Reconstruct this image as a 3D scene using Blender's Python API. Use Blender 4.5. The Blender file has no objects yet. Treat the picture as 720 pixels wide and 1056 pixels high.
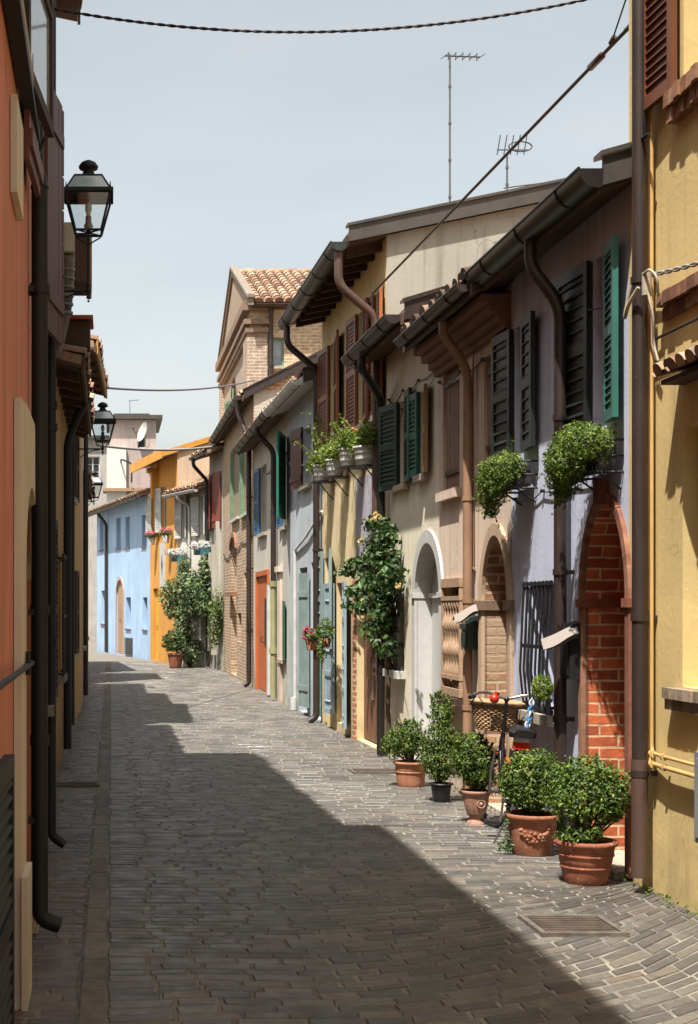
import bpy, bmesh, math, random
from mathutils import Vector, noise
from math import radians as R, sin, cos, pi, sqrt
RND = random.Random(11)
scene = bpy.context.scene
COL = scene.collection
FPX, CX, HY, CZ = 1500.0, 115.0, 628.0, 1.65     # focal length, vanishing point and eye height measured on the photograph

def lin(h):
    h = h.lstrip('#'); o = []
    for i in (0, 2, 4):
        c = int(h[i:i+2], 16)/255
        o.append(.66*(c/12.92 if c <= .04045 else ((c+.055)/1.055)**2.4))
    return o

# ---------------------------------------------------------------- materials
class NT:
    def __init__(s, name):
        s.m = bpy.data.materials.new(name); s.m.use_nodes = True
        s.t = s.m.node_tree; s.b = s.t.nodes['Principled BSDF']
    def n(s, typ, **kw):
        nd = s.t.nodes.new(typ)
        for k, v in kw.items():
            if k.startswith('_'): setattr(nd, k[1:], v)
            else: nd.inputs[k.replace('__', ' ')].default_value = v
        return nd
    def l(s, a, b): s.t.links.new(a, b)
    def noise(s, vec, scale, detail=4, rough=.55):
        nd = s.n('ShaderNodeTexNoise'); nd.inputs['Scale'].default_value = scale
        nd.inputs['Detail'].default_value = detail; nd.inputs['Roughness'].default_value = rough
        s.l(vec, nd.inputs['Vector']); return nd.outputs['Fac']
    def ramp(s, fac, stops):
        nd = s.n('ShaderNodeValToRGB'); cr = nd.color_ramp
        cr.elements[0].position, cr.elements[1].position = stops[0][0], stops[-1][0]
        for i, (p, c) in enumerate(stops):
            e = cr.elements[0] if i == 0 else (cr.elements[-1] if i == len(stops)-1 else cr.elements.new(p))
            e.color = (*c, 1)
        s.l(fac, nd.inputs[0]); return nd.outputs[0]
    def mix(s, fac, a, b, mode='MIX'):
        nd = s.n('ShaderNodeMix', _data_type='RGBA', _blend_type=mode)
        for sock, v in ((0, fac), (6, a), (7, b)):
            if hasattr(v, 'links') or hasattr(v, 'is_linked'): s.l(v, nd.inputs[sock])
            elif sock == 0: nd.inputs[0].default_value = v
            else: nd.inputs[sock].default_value = (*v, 1)
        return nd.outputs[2]
    def mapr(s, v, a, b, c=0, d=1):
        nd = s.n('ShaderNodeMapRange'); s.l(v, nd.inputs[0])
        for i, x in enumerate((a, b, c, d)): nd.inputs[i+1].default_value = x
        return nd.outputs[0]
    def bump(s, h, strength, dist=.01):
        nd = s.n('ShaderNodeBump'); nd.inputs['Strength'].default_value = strength; nd.inputs['Distance'].default_value = dist
        s.l(h, nd.inputs['Height']); s.l(nd.outputs[0], s.b.inputs['Normal']); return nd
    def pos(s): return s.n('ShaderNodeNewGeometry').outputs['Position']
    def scaled(s, vec, sc, rot=(0, 0, 0)):
        nd = s.n('ShaderNodeMapping'); nd.inputs['Scale'].default_value = sc; nd.inputs['Rotation'].default_value = rot
        s.l(vec, nd.inputs[0]); return nd.outputs[0]
    def col(s, c):
        if hasattr(c, 'is_linked'): s.l(c, s.b.inputs['Base Color'])
        else: s.b.inputs['Base Color'].default_value = (*c, 1)
    def tone(s):
        a = s.n('ShaderNodeAttribute'); a.attribute_name = 'tone'; return a.outputs['Fac']
def mul(c, f): return [min(1, x*f) for x in c]
MC = {}
def plaster(h, stain=.35, grime='#6b5f50', peel=None, key=None):
    k = ('pl', h, stain, grime, peel)
    if k in MC: return MC[k]
    t = NT('plaster'); c = mul(lin(h), 1.28); p = t.pos()
    base = t.ramp(t.noise(p, 1.3, 5), [(.3, mul(c, .86)), (.7, mul(c, 1.06))])
    streak = t.noise(t.scaled(p, (5, 5, .35)), 1.6, 5, .6)
    base = t.mix(t.mapr(streak, .5, .74, 0, stain*1.25), base, lin(grime))
    vo = t.n('ShaderNodeTexVoronoi', _feature='DISTANCE_TO_EDGE', Scale=1.1); wp = t.n('ShaderNodeTexNoise', Scale=3.0, Detail=5.0); t.l(p, wp.inputs['Vector'])
    wv = t.n('ShaderNodeVectorMath', _operation='MULTIPLY_ADD'); t.l(wp.outputs['Color'], wv.inputs[0]); wv.inputs[1].default_value = (.5, .5, .5); t.l(p, wv.inputs[2]); t.l(wv.outputs[0], vo.inputs['Vector'])
    ck = t.n('ShaderNodeMath', _operation='MULTIPLY'); t.l(t.mapr(vo.outputs['Distance'], .0, .008, .7, 0), ck.inputs[0]); t.l(t.mapr(t.noise(p, .9, 2), .5, .6), ck.inputs[1])
    base = t.mix(ck.outputs[0], base, mul(c, .35))
    pt_ = t.mapr(t.noise(p, .7, 7, .6), .55, .565, 0, .35 if stain > .2 else .12); base = t.mix(pt_, base, mul(c, .8))
    spk = t.noise(p, 14, 3)
    base = t.mix(t.mapr(spk, .62, .8, 0, stain*.5), base, mul(c, .6))
    z = t.n('ShaderNodeSeparateXYZ'); t.l(p, z.inputs[0])
    low = t.mapr(z.outputs[2], 0.0, .8, 1, 0)
    lm = t.n('ShaderNodeMath', _operation='MULTIPLY'); t.l(low, lm.inputs[0]); t.l(t.mapr(t.noise(p, 3.5, 5), .4, .62), lm.inputs[1])
    lm2 = t.n('ShaderNodeMath', _operation='MULTIPLY'); t.l(lm.outputs[0], lm2.inputs[0]); lm2.inputs[1].default_value = min(1, stain*1.7)
    base = t.mix(lm2.outputs[0], base, lin(grime))
    if peel:
        base = t.mix(t.mapr(t.noise(p, 1.7, 6, .62), .56, .58), base, lin(peel))
    t.col(base); t.b.inputs['Roughness'].default_value = .93
    t.bump(t.noise(p, 28, 5, .6), .35, .006)
    t.m.name = 'plaster_wall'; MC[k] = t.m; return t.m
def brick(h1, h2, hm, bw=.26, bh=.065, mort=.011, rough=.35, plasterc=None):
    k = ('br', h1, h2, hm, bw, bh, plasterc)
    if k in MC: return MC[k]
    t = NT('brick_wall'); uv = t.n('ShaderNodeUVMap').outputs[0]; p = t.pos()
    nz = t.n('ShaderNodeTexNoise', Scale=5.0); t.l(p, nz.inputs['Vector'])
    off = t.n('ShaderNodeVectorMath', _operation='SCALE'); off.inputs['Scale'].default_value = .018; t.l(nz.outputs['Color'], off.inputs[0])
    ad = t.n('ShaderNodeVectorMath', _operation='ADD'); t.l(uv, ad.inputs[0]); t.l(off.outputs[0], ad.inputs[1])
    b = t.n('ShaderNodeTexBrick', _offset=.5)
    b.inputs['Scale'].default_value = 1; b.inputs['Brick Width'].default_value = bw; b.inputs['Row Height'].default_value = bh
    b.inputs['Mortar Size'].default_value = mort; b.inputs['Mortar Smooth'].default_value = .3
    b.inputs['Color1'].default_value = (*mul(lin(h1), 1.25), 1); b.inputs['Color2'].default_value = (*mul(lin(h2), 1.1), 1); b.inputs['Mortar'].default_value = (*mul(lin(hm), 1.2), 1)
    t.l(ad.outputs[0], b.inputs['Vector'])
    v = t.ramp(t.noise(p, 9, 6, .7), [(.3, (.5,)*3), (.55, (1.0,)*3), (.75, (1.3,)*3)])
    c = t.mix(.8, b.outputs['Color'], v, 'MULTIPLY')
    if plasterc: c = t.mix(t.mapr(t.noise(p, .9, 6, .6), .5, .56), c, lin(plasterc))
    t.col(c); t.b.inputs['Roughness'].default_value = .92
    h = t.n('ShaderNodeMath', _operation='SUBTRACT'); t.l(t.noise(p, 40, 4), h.inputs[0]); t.l(b.outputs['Fac'], h.inputs[1])
    t.bump(h.outputs[0], .6, .006); MC[k] = t.m; return t.m
def painted(h, rough=.5, wear=.25, wearc='#6d6558', metal=0.0, name='paint'):
    k = ('pt', h, rough, wear, wearc, metal)
    if k in MC: return MC[k]
    t = NT(name); c = lin(h); p = t.pos()
    base = t.ramp(t.noise(p, 4, 5), [(.3, mul(c, .82)), (.7, mul(c, 1.12))])
    base = t.mix(t.mapr(t.noise(t.scaled(p, (9, 9, 1.5)), 3, 6, .65), .6, .72, 0, wear), base, lin(wearc))
    if metal: base = t.mix(t.mapr(t.noise(p, 38, 3), .7, .73, 0, .6), base, lin(wearc)); base = t.mix(t.mapr(t.noise(t.scaled(p, (3, 3, .8)), 2.2, 6, .7), .48, .66, 0, .5), base, mul(c, .55))
    t.col(base); t.b.inputs['Roughness'].default_value = rough; t.b.inputs['Metallic'].default_value = metal
    t.bump(t.noise(t.scaled(p, (30, 30, 6)), 2, 3), .15, .003); MC[k] = t.m; return t.m
def wood(h, rough=.7, dark='#3a2a20'):
    k = ('wd', h, rough, dark)
    if k in MC: return MC[k]
    t = NT('weathered_wood'); c = lin(h); p = t.pos()
    g = t.noise(t.scaled(p, (26, 26, 1.6)), 2.2, 6, .65)
    base = t.ramp(g, [(.3, mul(c, .6)), (.5, c), (.72, mul(c, 1.25))])
    base = t.mix(t.mapr(t.noise(p, 2.2, 5), .5, .75, 0, .45), base, lin(dark))
    t.col(base); t.b.inputs['Roughness'].default_value = rough; t.bump(g, .4, .004); MC[k] = t.m; return t.m
def toned(name, stops, rough=.8, bump=.3, bscale=30, extra=.25, transl=0.0, spec=None):
    t = NT(name); p = t.pos()
    c = t.ramp(t.tone(), stops)
    v = t.ramp(t.noise(p, bscale*.4, 5, .6), [(.3, (1-extra,)*3), (.7, (1+extra*.5,)*3)])
    c = t.mix(1.0, c, v, 'MULTIPLY')
    t.col(c); t.b.inputs['Roughness'].default_value = rough
    if spec is not None: t.b.inputs['Specular IOR Level'].default_value = spec
    if bump: t.bump(t.noise(p, bscale, 5), bump, .004)
    if transl:
        tr = t.n('ShaderNodeBsdfTranslucent'); t.l(c, tr.inputs[0]); ms = t.n('ShaderNodeMixShader'); ms.inputs[0].default_value = transl
        out = t.t.nodes['Material Output']; t.l(t.b.outputs[0], ms.inputs[1]); t.l(tr.outputs[0], ms.inputs[2]); t.l(ms.outputs[0], out.inputs[0])
    return t.m
def simple(name, h, rough=.5, metal=0, noisev=.2, scale=12):
    k = ('s', name, h, rough, metal)
    if k in MC: return MC[k]
    t = NT(name); c = lin(h); t.col(t.ramp(t.noise(t.pos(), scale, 5), [(.3, mul(c, 1-noisev)), (.7, mul(c, 1+noisev))]))
    t.b.inputs['Roughness'].default_value = rough; t.b.inputs['Metallic'].default_value = metal; MC[k] = t.m; return t.m
def glassy(name, h, alpha_rough=.06):
    t = NT(name); c = lin(h); t.col(t.ramp(t.noise(t.pos(), 2.5, 3), [(.35, mul(c, .6)), (.65, mul(c, 1.4))]))
    t.b.inputs['Roughness'].default_value = alpha_rough; return t.m
def clear_glass(tint=(.9, .94, .95)):
    t = NT('lamp_glass'); tr = t.n('ShaderNodeBsdfTransparent'); tr.inputs[0].default_value = (*tint, 1)
    gl = t.n('ShaderNodeBsdfGlossy', Roughness=.03); ms = t.n('ShaderNodeMixShader'); ms.inputs[0].default_value = .14
    t.l(tr.outputs[0], ms.inputs[1]); t.l(gl.outputs[0], ms.inputs[2]); t.l(ms.outputs[0], t.t.nodes['Material Output'].inputs[0]); return t.m

# ---------------------------------------------------------------- object helpers
def tag(o, label=None, cat=None, group=None, kind=None):
    if label: o['label'] = label
    if cat: o['category'] = cat
    if group: o['group'] = group
    if kind: o['kind'] = kind
    return o
def empty(name, loc, label, cat, group=None):
    o = bpy.data.objects.new(name, None); COL.objects.link(o); o.location = loc; o.empty_display_size = .1
    return tag(o, label, cat, group)
ORG = {}
def org(o):
    v = Vector((0, 0, 0))
    while o is not None: v += o.location; o = o.parent
    return v
def copy_tree(o, parent=None):
    c = o.copy(); COL.objects.link(c)
    if parent is not None: c.parent = parent
    for ch in list(o.children): copy_tree(ch, c)
    return c

class MB:
    def __init__(s): s.v = []; s.f = []; s.t = []; s.sm = []
    def face(s, pts, tone=.5, smooth=False):
        i = len(s.v); s.v += [Vector(p) for p in pts]; s.f.append(list(range(i, i+len(pts)))); s.t.append(tone); s.sm.append(smooth)
    def idx(s, verts, faces, tone=.5, smooth=False):
        i = len(s.v); s.v += [Vector(p) for p in verts]
        for f in faces: s.f.append([i+k for k in f]); s.t.append(tone); s.sm.append(smooth)
    def obox(s, o, ex, ey, ez, tone=.5):
        o, ex, ey, ez = map(Vector, (o, ex, ey, ez))
        vs = [o+a*ex+b*ey+c*ez for c in (0, 1) for b in (0, 1) for a in (0, 1)]
        fs = [(0, 2, 3, 1), (4, 5, 7, 6), (0, 1, 5, 4), (2, 6, 7, 3), (0, 4, 6, 2), (1, 3, 7, 5)]
        if ex.cross(ey).dot(ez) < 0: fs = [f[::-1] for f in fs]
        s.idx(vs, fs, tone)
    def box(s, a, b, tone=.5):
        s.obox(a, (b[0]-a[0], 0, 0), (0, b[1]-a[1], 0), (0, 0, b[2]-a[2]), tone)
    def tube(s, pts, r, seg=8, caps=True, tone=.5, taper=None):
        pts = [Vector(p) for p in pts]; n = len(pts); rings = []
        ref = None
        for i, p in enumerate(pts):
            d = (pts[min(i+1, n-1)]-pts[max(i-1, 0)]).normalized()
            if ref is None:
                ref = Vector((0, 0, 1)) if abs(d.z) < .9 else Vector((1, 0, 0))
            a = (ref-d*ref.dot(d)).normalized(); ref = a; b = d.cross(a)
            rr = r if taper is None else r+(taper-r)*i/(n-1)
            if isinstance(r, (list, tuple)): rr = r[i]
            rings.append([p+rr*(cos(2*pi*k/seg)*a+sin(2*pi*k/seg)*b) for k in range(seg)])
        vs = [v for rg in rings for v in rg]; fs = []
        for i in range(n-1):
            for k in range(seg):
                fs.append((i*seg+k, i*seg+(k+1) % seg, (i+1)*seg+(k+1) % seg, (i+1)*seg+k))
        s.idx(vs, fs, tone, True)
        if caps: s.face(rings[0][::-1], tone); s.face(rings[-1], tone)
    def lathe(s, prof, c=(0, 0, 0), seg=32, tone=.5, wob=0, close=True):
        c = Vector(c); n = len(prof); vs = []
        for r, z in prof:
            for k in range(seg):
                a = 2*pi*k/seg; rr = r*(1+wob*sin(3*a+z*9)); vs.append(c+Vector((rr*cos(a), rr*sin(a), z)))
        fs = [(i*seg+k, i*seg+(k+1) % seg, (i+1)*seg+(k+1) % seg, (i+1)*seg+k) for i in range(n-1) for k in range(seg)]
        s.idx(vs, fs, tone, True)
        if close: s.face([vs[k] for k in range(seg)][::-1], tone)
    def ico(s, c, r, tone=.5, sc=(1, 1, 1)):
        c = Vector(c); n = 6; m = 10; vs = []; fs = []
        for i in range(n+1):
            for k in range(m):
                th = pi*i/n; a = 2*pi*k/m
                vs.append(c+Vector((r*sc[0]*sin(th)*cos(a), r*sc[1]*sin(th)*sin(a), r*sc[2]*cos(th))))
        for i in range(n):
            for k in range(m): fs.append((i*m+k, (i+1)*m+k, (i+1)*m+(k+1) % m, i*m+(k+1) % m))
        s.idx(vs, fs, tone, True)
    def build(s, name, mat, parent=None, loc=None):
        me = bpy.data.meshes.new(name)
        o = bpy.data.objects.new(name, me); COL.objects.link(o)
        if parent is not None: o.parent = parent; off = org(parent)
        elif loc is not None: off = Vector(loc); o.location = off
        else:
            xs = [v.x for v in s.v]; ys = [v.y for v in s.v]; zs = [v.z for v in s.v]
            off = Vector(((min(xs)+max(xs))/2, (min(ys)+max(ys))/2, min(zs))); o.location = off
        me.from_pydata([v-off for v in s.v], [], s.f)
        me.update()
        uvl = me.uv_layers.new(name='UVMap'); at = me.attributes.new('tone', 'FLOAT', 'FACE')
        at.data.foreach_set('value', s.t); me.polygons.foreach_set('use_smooth', s.sm)
        uv = []
        for pl in me.polygons:
            n = pl.normal; ax, ay, az = abs(n.x), abs(n.y), abs(n.z)
            for vi in pl.vertices:
                q = s.v[vi]
                uv += [q.x, q.y] if az >= ax and az >= ay else ([q.y, q.z] if ax >= ay else [q.x, q.z])
        uvl.data.foreach_set('uv', uv)
        if mat: me.materials.append(mat)
        return o

# ---------------------------------------------------------------- facade frames
class Fac:
    def __init__(s, A, B, side=1):
        s.A = Vector((A[0], A[1], 0)); s.B = Vector((B[0], B[1], 0)); s.L = (s.B-s.A).length; s.d = (s.B-s.A)/s.L
        s.n = Vector((-s.d.y, s.d.x, 0))*side; s.side = side
    def P(s, u, w, z): return s.A+u*s.d+w*s.n+Vector((0, 0, z))
    def U(s, px, w=0):
        k = (px-CX)/FPX; a = s.A+w*s.n
        return (k*a.y-a.x)/(s.d.x-k*s.d.y)
    def Z(s, px, py, w=0):
        y = s.P(s.U(px, w), w, 0).y; return CZ-(py-HY)*y/FPX
    def rect(s, pa, pb, pt, pbm, w=0):       # near edge, far edge, top, bottom measured on the photo
        ua, ub = sorted((s.U(pa, w), s.U(pb, w))); pc = (pa+pb)/2
        return ua, ub, s.Z(pc, pbm, w), s.Z(pc, pt, w)
    def box(s, m, u0, u1, w0, w1, z0, z1, tone=.5):
        m.obox(s.P(u0, w0, z0), s.d*(u1-u0), s.n*(w1-w0), (0, 0, z1-z0), tone)

def wall_mesh(m, F, L, zt, ops, z0=-.1, u00=0.0, inner=.22):
    us = sorted({u00, L} | {o[k] for o in ops for k in ('u0', 'u1')}); zs = sorted({z0, zt} | {o[k] for o in ops for k in ('z0', 'z1')})
    us = [u for u in us if u00 <= u <= L]; zs = [z for z in zs if z0 <= z <= zt]
    for a, b in zip(us, us[1:]):
        for c, d in zip(zs, zs[1:]):
            cu, cz = (a+b)/2, (c+d)/2
            if any(o['u0'] < cu < o['u1'] and o['z0'] < cz < o['z1'] for o in ops): continue
            m.face([F.P(a, 0, c), F.P(b, 0, c), F.P(b, 0, d), F.P(a, 0, d)])
    for o in ops:
        a, b, c, d, dp = o['u0'], o['u1'], o['z0'], o['z1'], o.get('dp', inner); rise = o.get('rise', 0)
        lining = o.get('lining'); q = lining if lining is not None else m
        sp = d-rise
        q.face([F.P(a, 0, c), F.P(a, -dp, c), F.P(a, -dp, sp), F.P(a, 0, sp)])
        q.face([F.P(b, 0, c), F.P(b, -dp, c), F.P(b, -dp, sp), F.P(b, 0, sp)])
        m.face([F.P(a, 0, c), F.P(b, 0, c), F.P(b, -dp, c), F.P(a, -dp, c)])
        if not rise: q.face([F.P(a, 0, d), F.P(b, 0, d), F.P(b, -dp, d), F.P(a, -dp, d)])
        else:
            pts = arch_pts(a, b, sp, rise)
            for (ua, za), (ub, zb) in zip(pts, pts[1:]):
                m.face([F.P(ua, 0, za), F.P(ub, 0, zb), F.P(ub, 0, d), F.P(ua, 0, d)])
                q.face([F.P(ua, 0, za), F.P(ub, 0, zb), F.P(ub, -dp, zb), F.P(ua, -dp, za)])
def arch_pts(a, b, sp, rise, n=16, e=0):
    c = (a+b)/2; r = (b-a)/2+e
    return [(c-r*cos(pi*i/n), sp+(rise+e)*sin(pi*i/n)) for i in range(n+1)]
def arch_ring(m, F, a, b, sp, rise, wid, w0, w1, z0=None, n=18):
    pi_, po = arch_pts(a, b, sp, rise, n), arch_pts(a, b, sp, rise, n, wid)
    if z0 is not None: pi_ = [(a, z0)]+pi_+[(b, z0)]; po = [(a-wid, z0)]+po+[(b+wid, z0)]
    for i in range(len(pi_)-1):
        A, B, C, D = pi_[i], pi_[i+1], po[i+1], po[i]; t = RND.random()
        m.face([F.P(*((A[0], w1, A[1]))), F.P(B[0], w1, B[1]), F.P(C[0], w1, C[1]), F.P(D[0], w1, D[1])], t)
        m.face([F.P(D[0], w0, D[1]), F.P(C[0], w0, C[1]), F.P(C[0], w1, C[1]), F.P(D[0], w1, D[1])], t)
        m.face([F.P(A[0], w0, A[1]), F.P(B[0], w0, B[1]), F.P(B[0], w1, B[1]), F.P(A[0], w1, A[1])], t)
    for k in (0, -1):
        A, D = pi_[k], po[k]; m.face([F.P(A[0], w0, A[1]), F.P(D[0], w0, D[1]), F.P(D[0], w1, D[1]), F.P(A[0], w1, A[1])])

def leaf(F, u, w, width, z0, z1, ang, s, louver=True, thick=.035, rails=(0, .5, 1), pitch=.05):
    """one hinged shutter leaf as a mesh: frame plus slats or planks. ang is measured from the wall plane"""
    m = MB(); a = R(ang); e = F.d*(s*cos(a))+F.n*sin(a); nn = (-F.d*s*sin(a)+F.n*cos(a))*thick; o = F.P(u, w, z0); H = z1-z0
    up = Vector((0, 0, 1)); st = min(.055, width*.16)
    if louver:
        m.obox(o, e*st, nn, up*H); m.obox(o+e*(width-st), e*st, nn, up*H)
        for q in rails:
            zc = q*(H-.07); m.obox(o+e*st+up*zc, e*(width-2*st), nn, up*.07)
        k = int(H/pitch)
        for i in range(k):
            z = .03+(i+.5)*(H-.06)/k
            m.obox(o+e*st+up*(z-.012)+nn*.05, e*(width-2*st), nn*.9+up*-.03, up*.009)
        m.obox(o+e*st+nn*.47, e*(width-2*st), nn*.06, up*H)
    else:
        n = max(2, round(width/.13)); g = .006
        for i in range(n):
            m.obox(o+e*(i*width/n+g/2)+nn*RND.uniform(0, .1), e*(width/n-g), nn*.7, up*H, RND.random())
        for q in rails[:1]+rails[-1:]:
            zc = H*.12 if q == 0 else H*.82
            m.obox(o+up*zc+nn*.75, e*width, nn*.4, up*.08)
    return m

def shutter(parent, F, u, w, width, z0, z1, ang, s, mat, louver=True, label=None, **k):
    o = leaf(F, u, w, width, z0, z1, ang, s, louver, **k).build('shutter', mat, parent)
    h = MB()
    for q in (.15, .85):
        z = z0+(z1-z0)*q; F.box(h, u-.02, u+.02, w-.01, w+.045, z-.03, z+.03)
    if label: o['label'] = label
    return o

def tiles(m, P0, du, dv, nu, width_u, rows, rl=.34, rad=.085, rise=.05):
    """barrel tiles: P0 eave corner, du unit along the eave, dv unit up the slope"""
    P0, du, dv = Vector(P0), Vector(du).normalized(), Vector(dv).normalized(); up = du.cross(dv)
    if up.z < 0: up = -up
    for i in range(nu):
        u = (i+.5)*width_u/nu; jit = RND.uniform(-.02, .02)
        for j in range(rows):
            t = RND.random(); v0 = j*rl+jit+RND.uniform(-.01, .01); v1 = v0+rl*1.18; vs = []
            for v, r, h in ((v0, rad*1.04, .028), (v1, rad*.86, .0)):
                for k in range(7):
                    a = pi*k/6
                    vs.append(P0+du*(u+r*cos(a))+dv*v+up*(h+rise*1.35*sin(a)))
            fs = [(k, k+1, 8+k, 7+k) for k in range(6)]
            m.idx(vs, fs, t, True)
            m.face([vs[k] for k in range(7)]+[P0+du*(u-rad*.9)+dv*v0+up*(.005), P0+du*(u+rad*.9)+dv*v0+up*.005], t*.6)
            # channel tile between
            if j == 0 or True:
                c = P0+du*(u+width_u/nu/2); q = width_u/nu-rad*1.2
                vs = []
                for v, h in ((v0, .012), (v1, -.004)):
                    for k in range(4):
                        a = pi*k/3; vs.append(c+du*(-q/2-.01+(q+.02)*k/3)+dv*v+up*(h+.02-.03*sin(a)))
                m.idx(vs, [(k, k+1, 5+k, 4+k) for k in range(3)], (t*7.3) % 1, True)

def gutter(F, u0, u1, w, z, r, mat, root, cap=True):
    m = MB(); n = 10
    def prof(rad): return [(w+rad*cos(pi+pi*k/n), z+rad*sin(pi+pi*k/n)) for k in range(n+1)]
    po, pn = prof(r), prof(r-.008)
    for pr in (po, pn):
        m.idx([F.P(u, a, b) for u in (u0, u1) for a, b in pr], [(k, k+1, n+2+k, n+1+k) for k in range(n)], .5, True)
    for side in (0, n):
        a, b = po[side], pn[side]
        m.face([F.P(u0, a[0], a[1]), F.P(u1, a[0], a[1]), F.P(u1, b[0], b[1]+.001), F.P(u0, b[0], b[1]+.001)])
    for u in (u0, u1):
        m.face([F.P(u, a, b) for a, b in po])
    lipw = w+r; m.tube([F.P(u0, lipw, z), F.P(u1, lipw, z)], .011, 6)
    g = m.build('gutter', mat, root)
    b = MB(); k = max(2, int((u1-u0)/.8))
    for i in range(k):
        u = u0+(i+.5)*(u1-u0)/k; pts = [F.P(u, w+(r+.004)*cos(pi+pi*j/8), z+(r+.004)*sin(pi+pi*j/8)) for j in range(9)]
        b.tube(pts, .006, 5)
    b.build('gutter_strap', mat, g)
    return g

def smooth_path(pts, n=5, rad=.12):
    pts = [Vector(p) for p in pts]; out = [pts[0]]
    for a, b, c in zip(pts, pts[1:], pts[2:]):
        r = min(rad, (a-b).length*.45, (c-b).length*.45); p = b+(a-b).normalized()*r; q = b+(c-b).normalized()*r
        for i in range(n+1):
            t = i/n; out.append((1-t)**2*p+2*t*(1-t)*b+t*t*q)
    out.append(pts[-1]); return out
def downpipe(F, pts, r, mat, root, straps=(), name='downpipe'):
    """pts in facade coordinates (u, w, z)"""
    m = MB(); P = [F.P(*p) for p in pts]; m.tube(smooth_path(P), r, 12)
    u, w = pts[-1][0], pts[-2][1] if len(pts) > 2 else pts[-1][1]
    for z in straps: m.tube([F.P(pts[-2][0], w, z-.02), F.P(pts[-2][0], w, z+.02)], r*1.18, 12)
    o = m.build(name, mat, root)
    if straps:
        b = MB()
        for z in straps: F.box(b, pts[-2][0]-.012, pts[-2][0]+.012, 0.0, max(.01, w-r), z-.014, z+.014)
        b.build('pipe_clamp', mat, o)
    return o
M = dict(
 tile=toned('clay_tiles', [(0, lin('#7a5240')), (.3, lin('#a27c62')), (.6, lin('#bb9a7c')), (.85, lin('#948270')), (1, lin('#cbb598'))], .9, .4, 40, .45),
 soffit=wood('#5c4232', .85, '#2c2018'), darkwood=wood('#4b3226', .8, '#241811'),
 zinc=painted('#5c5650', .5, .5, '#7f766a', .3, 'zinc'), bronze=painted('#443733', .45, .5, '#75655a', .25, 'coated_metal'),
 copper=painted('#6d544a', .5, .6, '#6b7a6c', .3, 'copper'), black=painted('#151518', .6, .1, '#2c2a2a', .02, 'black_iron'),
 darkpipe=painted('#2b2523', .45, .3, '#51443c', .2, 'dark_pipe'),
 white=painted('#d8d6cf', .55, .25, '#8f887c', 0, 'white_paint'), glass=glassy('window_glass', '#2a3036'), paleglass=glassy('pale_window_glass', '#93a0a4'),
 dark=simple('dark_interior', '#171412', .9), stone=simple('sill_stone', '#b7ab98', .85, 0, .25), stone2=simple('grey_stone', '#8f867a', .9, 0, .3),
)
PIT = .25
def roof(root, F, L, ze, D, pitch, over, near=.06, far=.06, thick=.09, tiled=0, soffit='soffit', cover='tile', verge=None, u00=0):
    """double-pitch roof, ridge parallel to the street; ze is the top of the wall at the facade"""
    r = D/2; m = MB(); a, b = u00-near, L+far
    zo, zr = ze-over*pitch+.02, ze+r*pitch+.02
    def sl(w): return ze+.02-w*pitch if w > -r else ze+.02+r*pitch+(w+r)*pitch
    for w0, w1 in ((over, -r), (-r, -D-over*.5)):
        z0, z1 = sl(w0), (sl(w1) if w1 >= -r else ze+.02+r*pitch+(w1+r)*pitch)
        for dz in (0, thick):
            m.face([F.P(a, w0, z0+dz), F.P(b, w0, z0+dz), F.P(b, w1, z1+dz), F.P(a, w1, z1+dz)])
        for u in (a, b): m.face([F.P(u, w0, z0), F.P(u, w1, z1), F.P(u, w1, z1+thick), F.P(u, w0, z0+thick)])
        m.face([F.P(a, w0, z0), F.P(b, w0, z0), F.P(b, w0, z0+thick), F.P(a, w0, z0+thick)])
    rf = m.build('roof', M[cover] if cover in M else cover, root)
    if over > .05:
        s = MB(); s.obox(F.P(a, .004, ze-.004*pitch-.012), F.d*(b-a), F.n*(over-.004)+Vector((0, 0, -(over-.004)*pitch)), (0, 0, .028)); 
        s.build('soffit', M[soffit], root)
        f = MB(); F.box(f, a, b, over+.001, over+.028, zo-.06, zo+thick*.6); f.build('fascia', M[soffit], root)
    if verge:
        v = MB(); h = .15
        for u in (a-.03,):
            v.obox(F.P(u, over, zo-.02), F.d*.028, F.n*(-(r+over))+Vector((0, 0, (r+over)*pitch)), (0, 0, h+.02))
            v.obox(F.P(u-.02, over+.02, zo+h), F.d*.14, F.n*(-(r+over))+Vector((0, 0, (r+over)*pitch)), (0, 0, .03))
        v.build('verge_flashing', M[verge], root)
    if tiled:
        t = MB(); dv = (F.n*-1+Vector((0, 0, pitch))).normalized(); rows = tiled
        nu = max(3, round((b-a)/.2)); tiles(t, F.P(a, over+.05, zo+thick-.012), F.d, dv, nu, b-a, rows)
        t.build('roof_tiles', M['tile'], rf)
    return rf
def rafters(root, F, u0, u1, n, ze, over, pitch, mat='soffit', h=.1):
    for i in range(n):
        u = u0+(i+.5)*(u1-u0)/n; m = MB()
        m.obox(F.P(u-.035, 0.0, ze-h-.012), F.d*.07, F.n*(over-.03)+Vector((0, 0, -(over-.03)*pitch)), (0, 0, h))
        m.build('rafter', M[mat], root)

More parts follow.
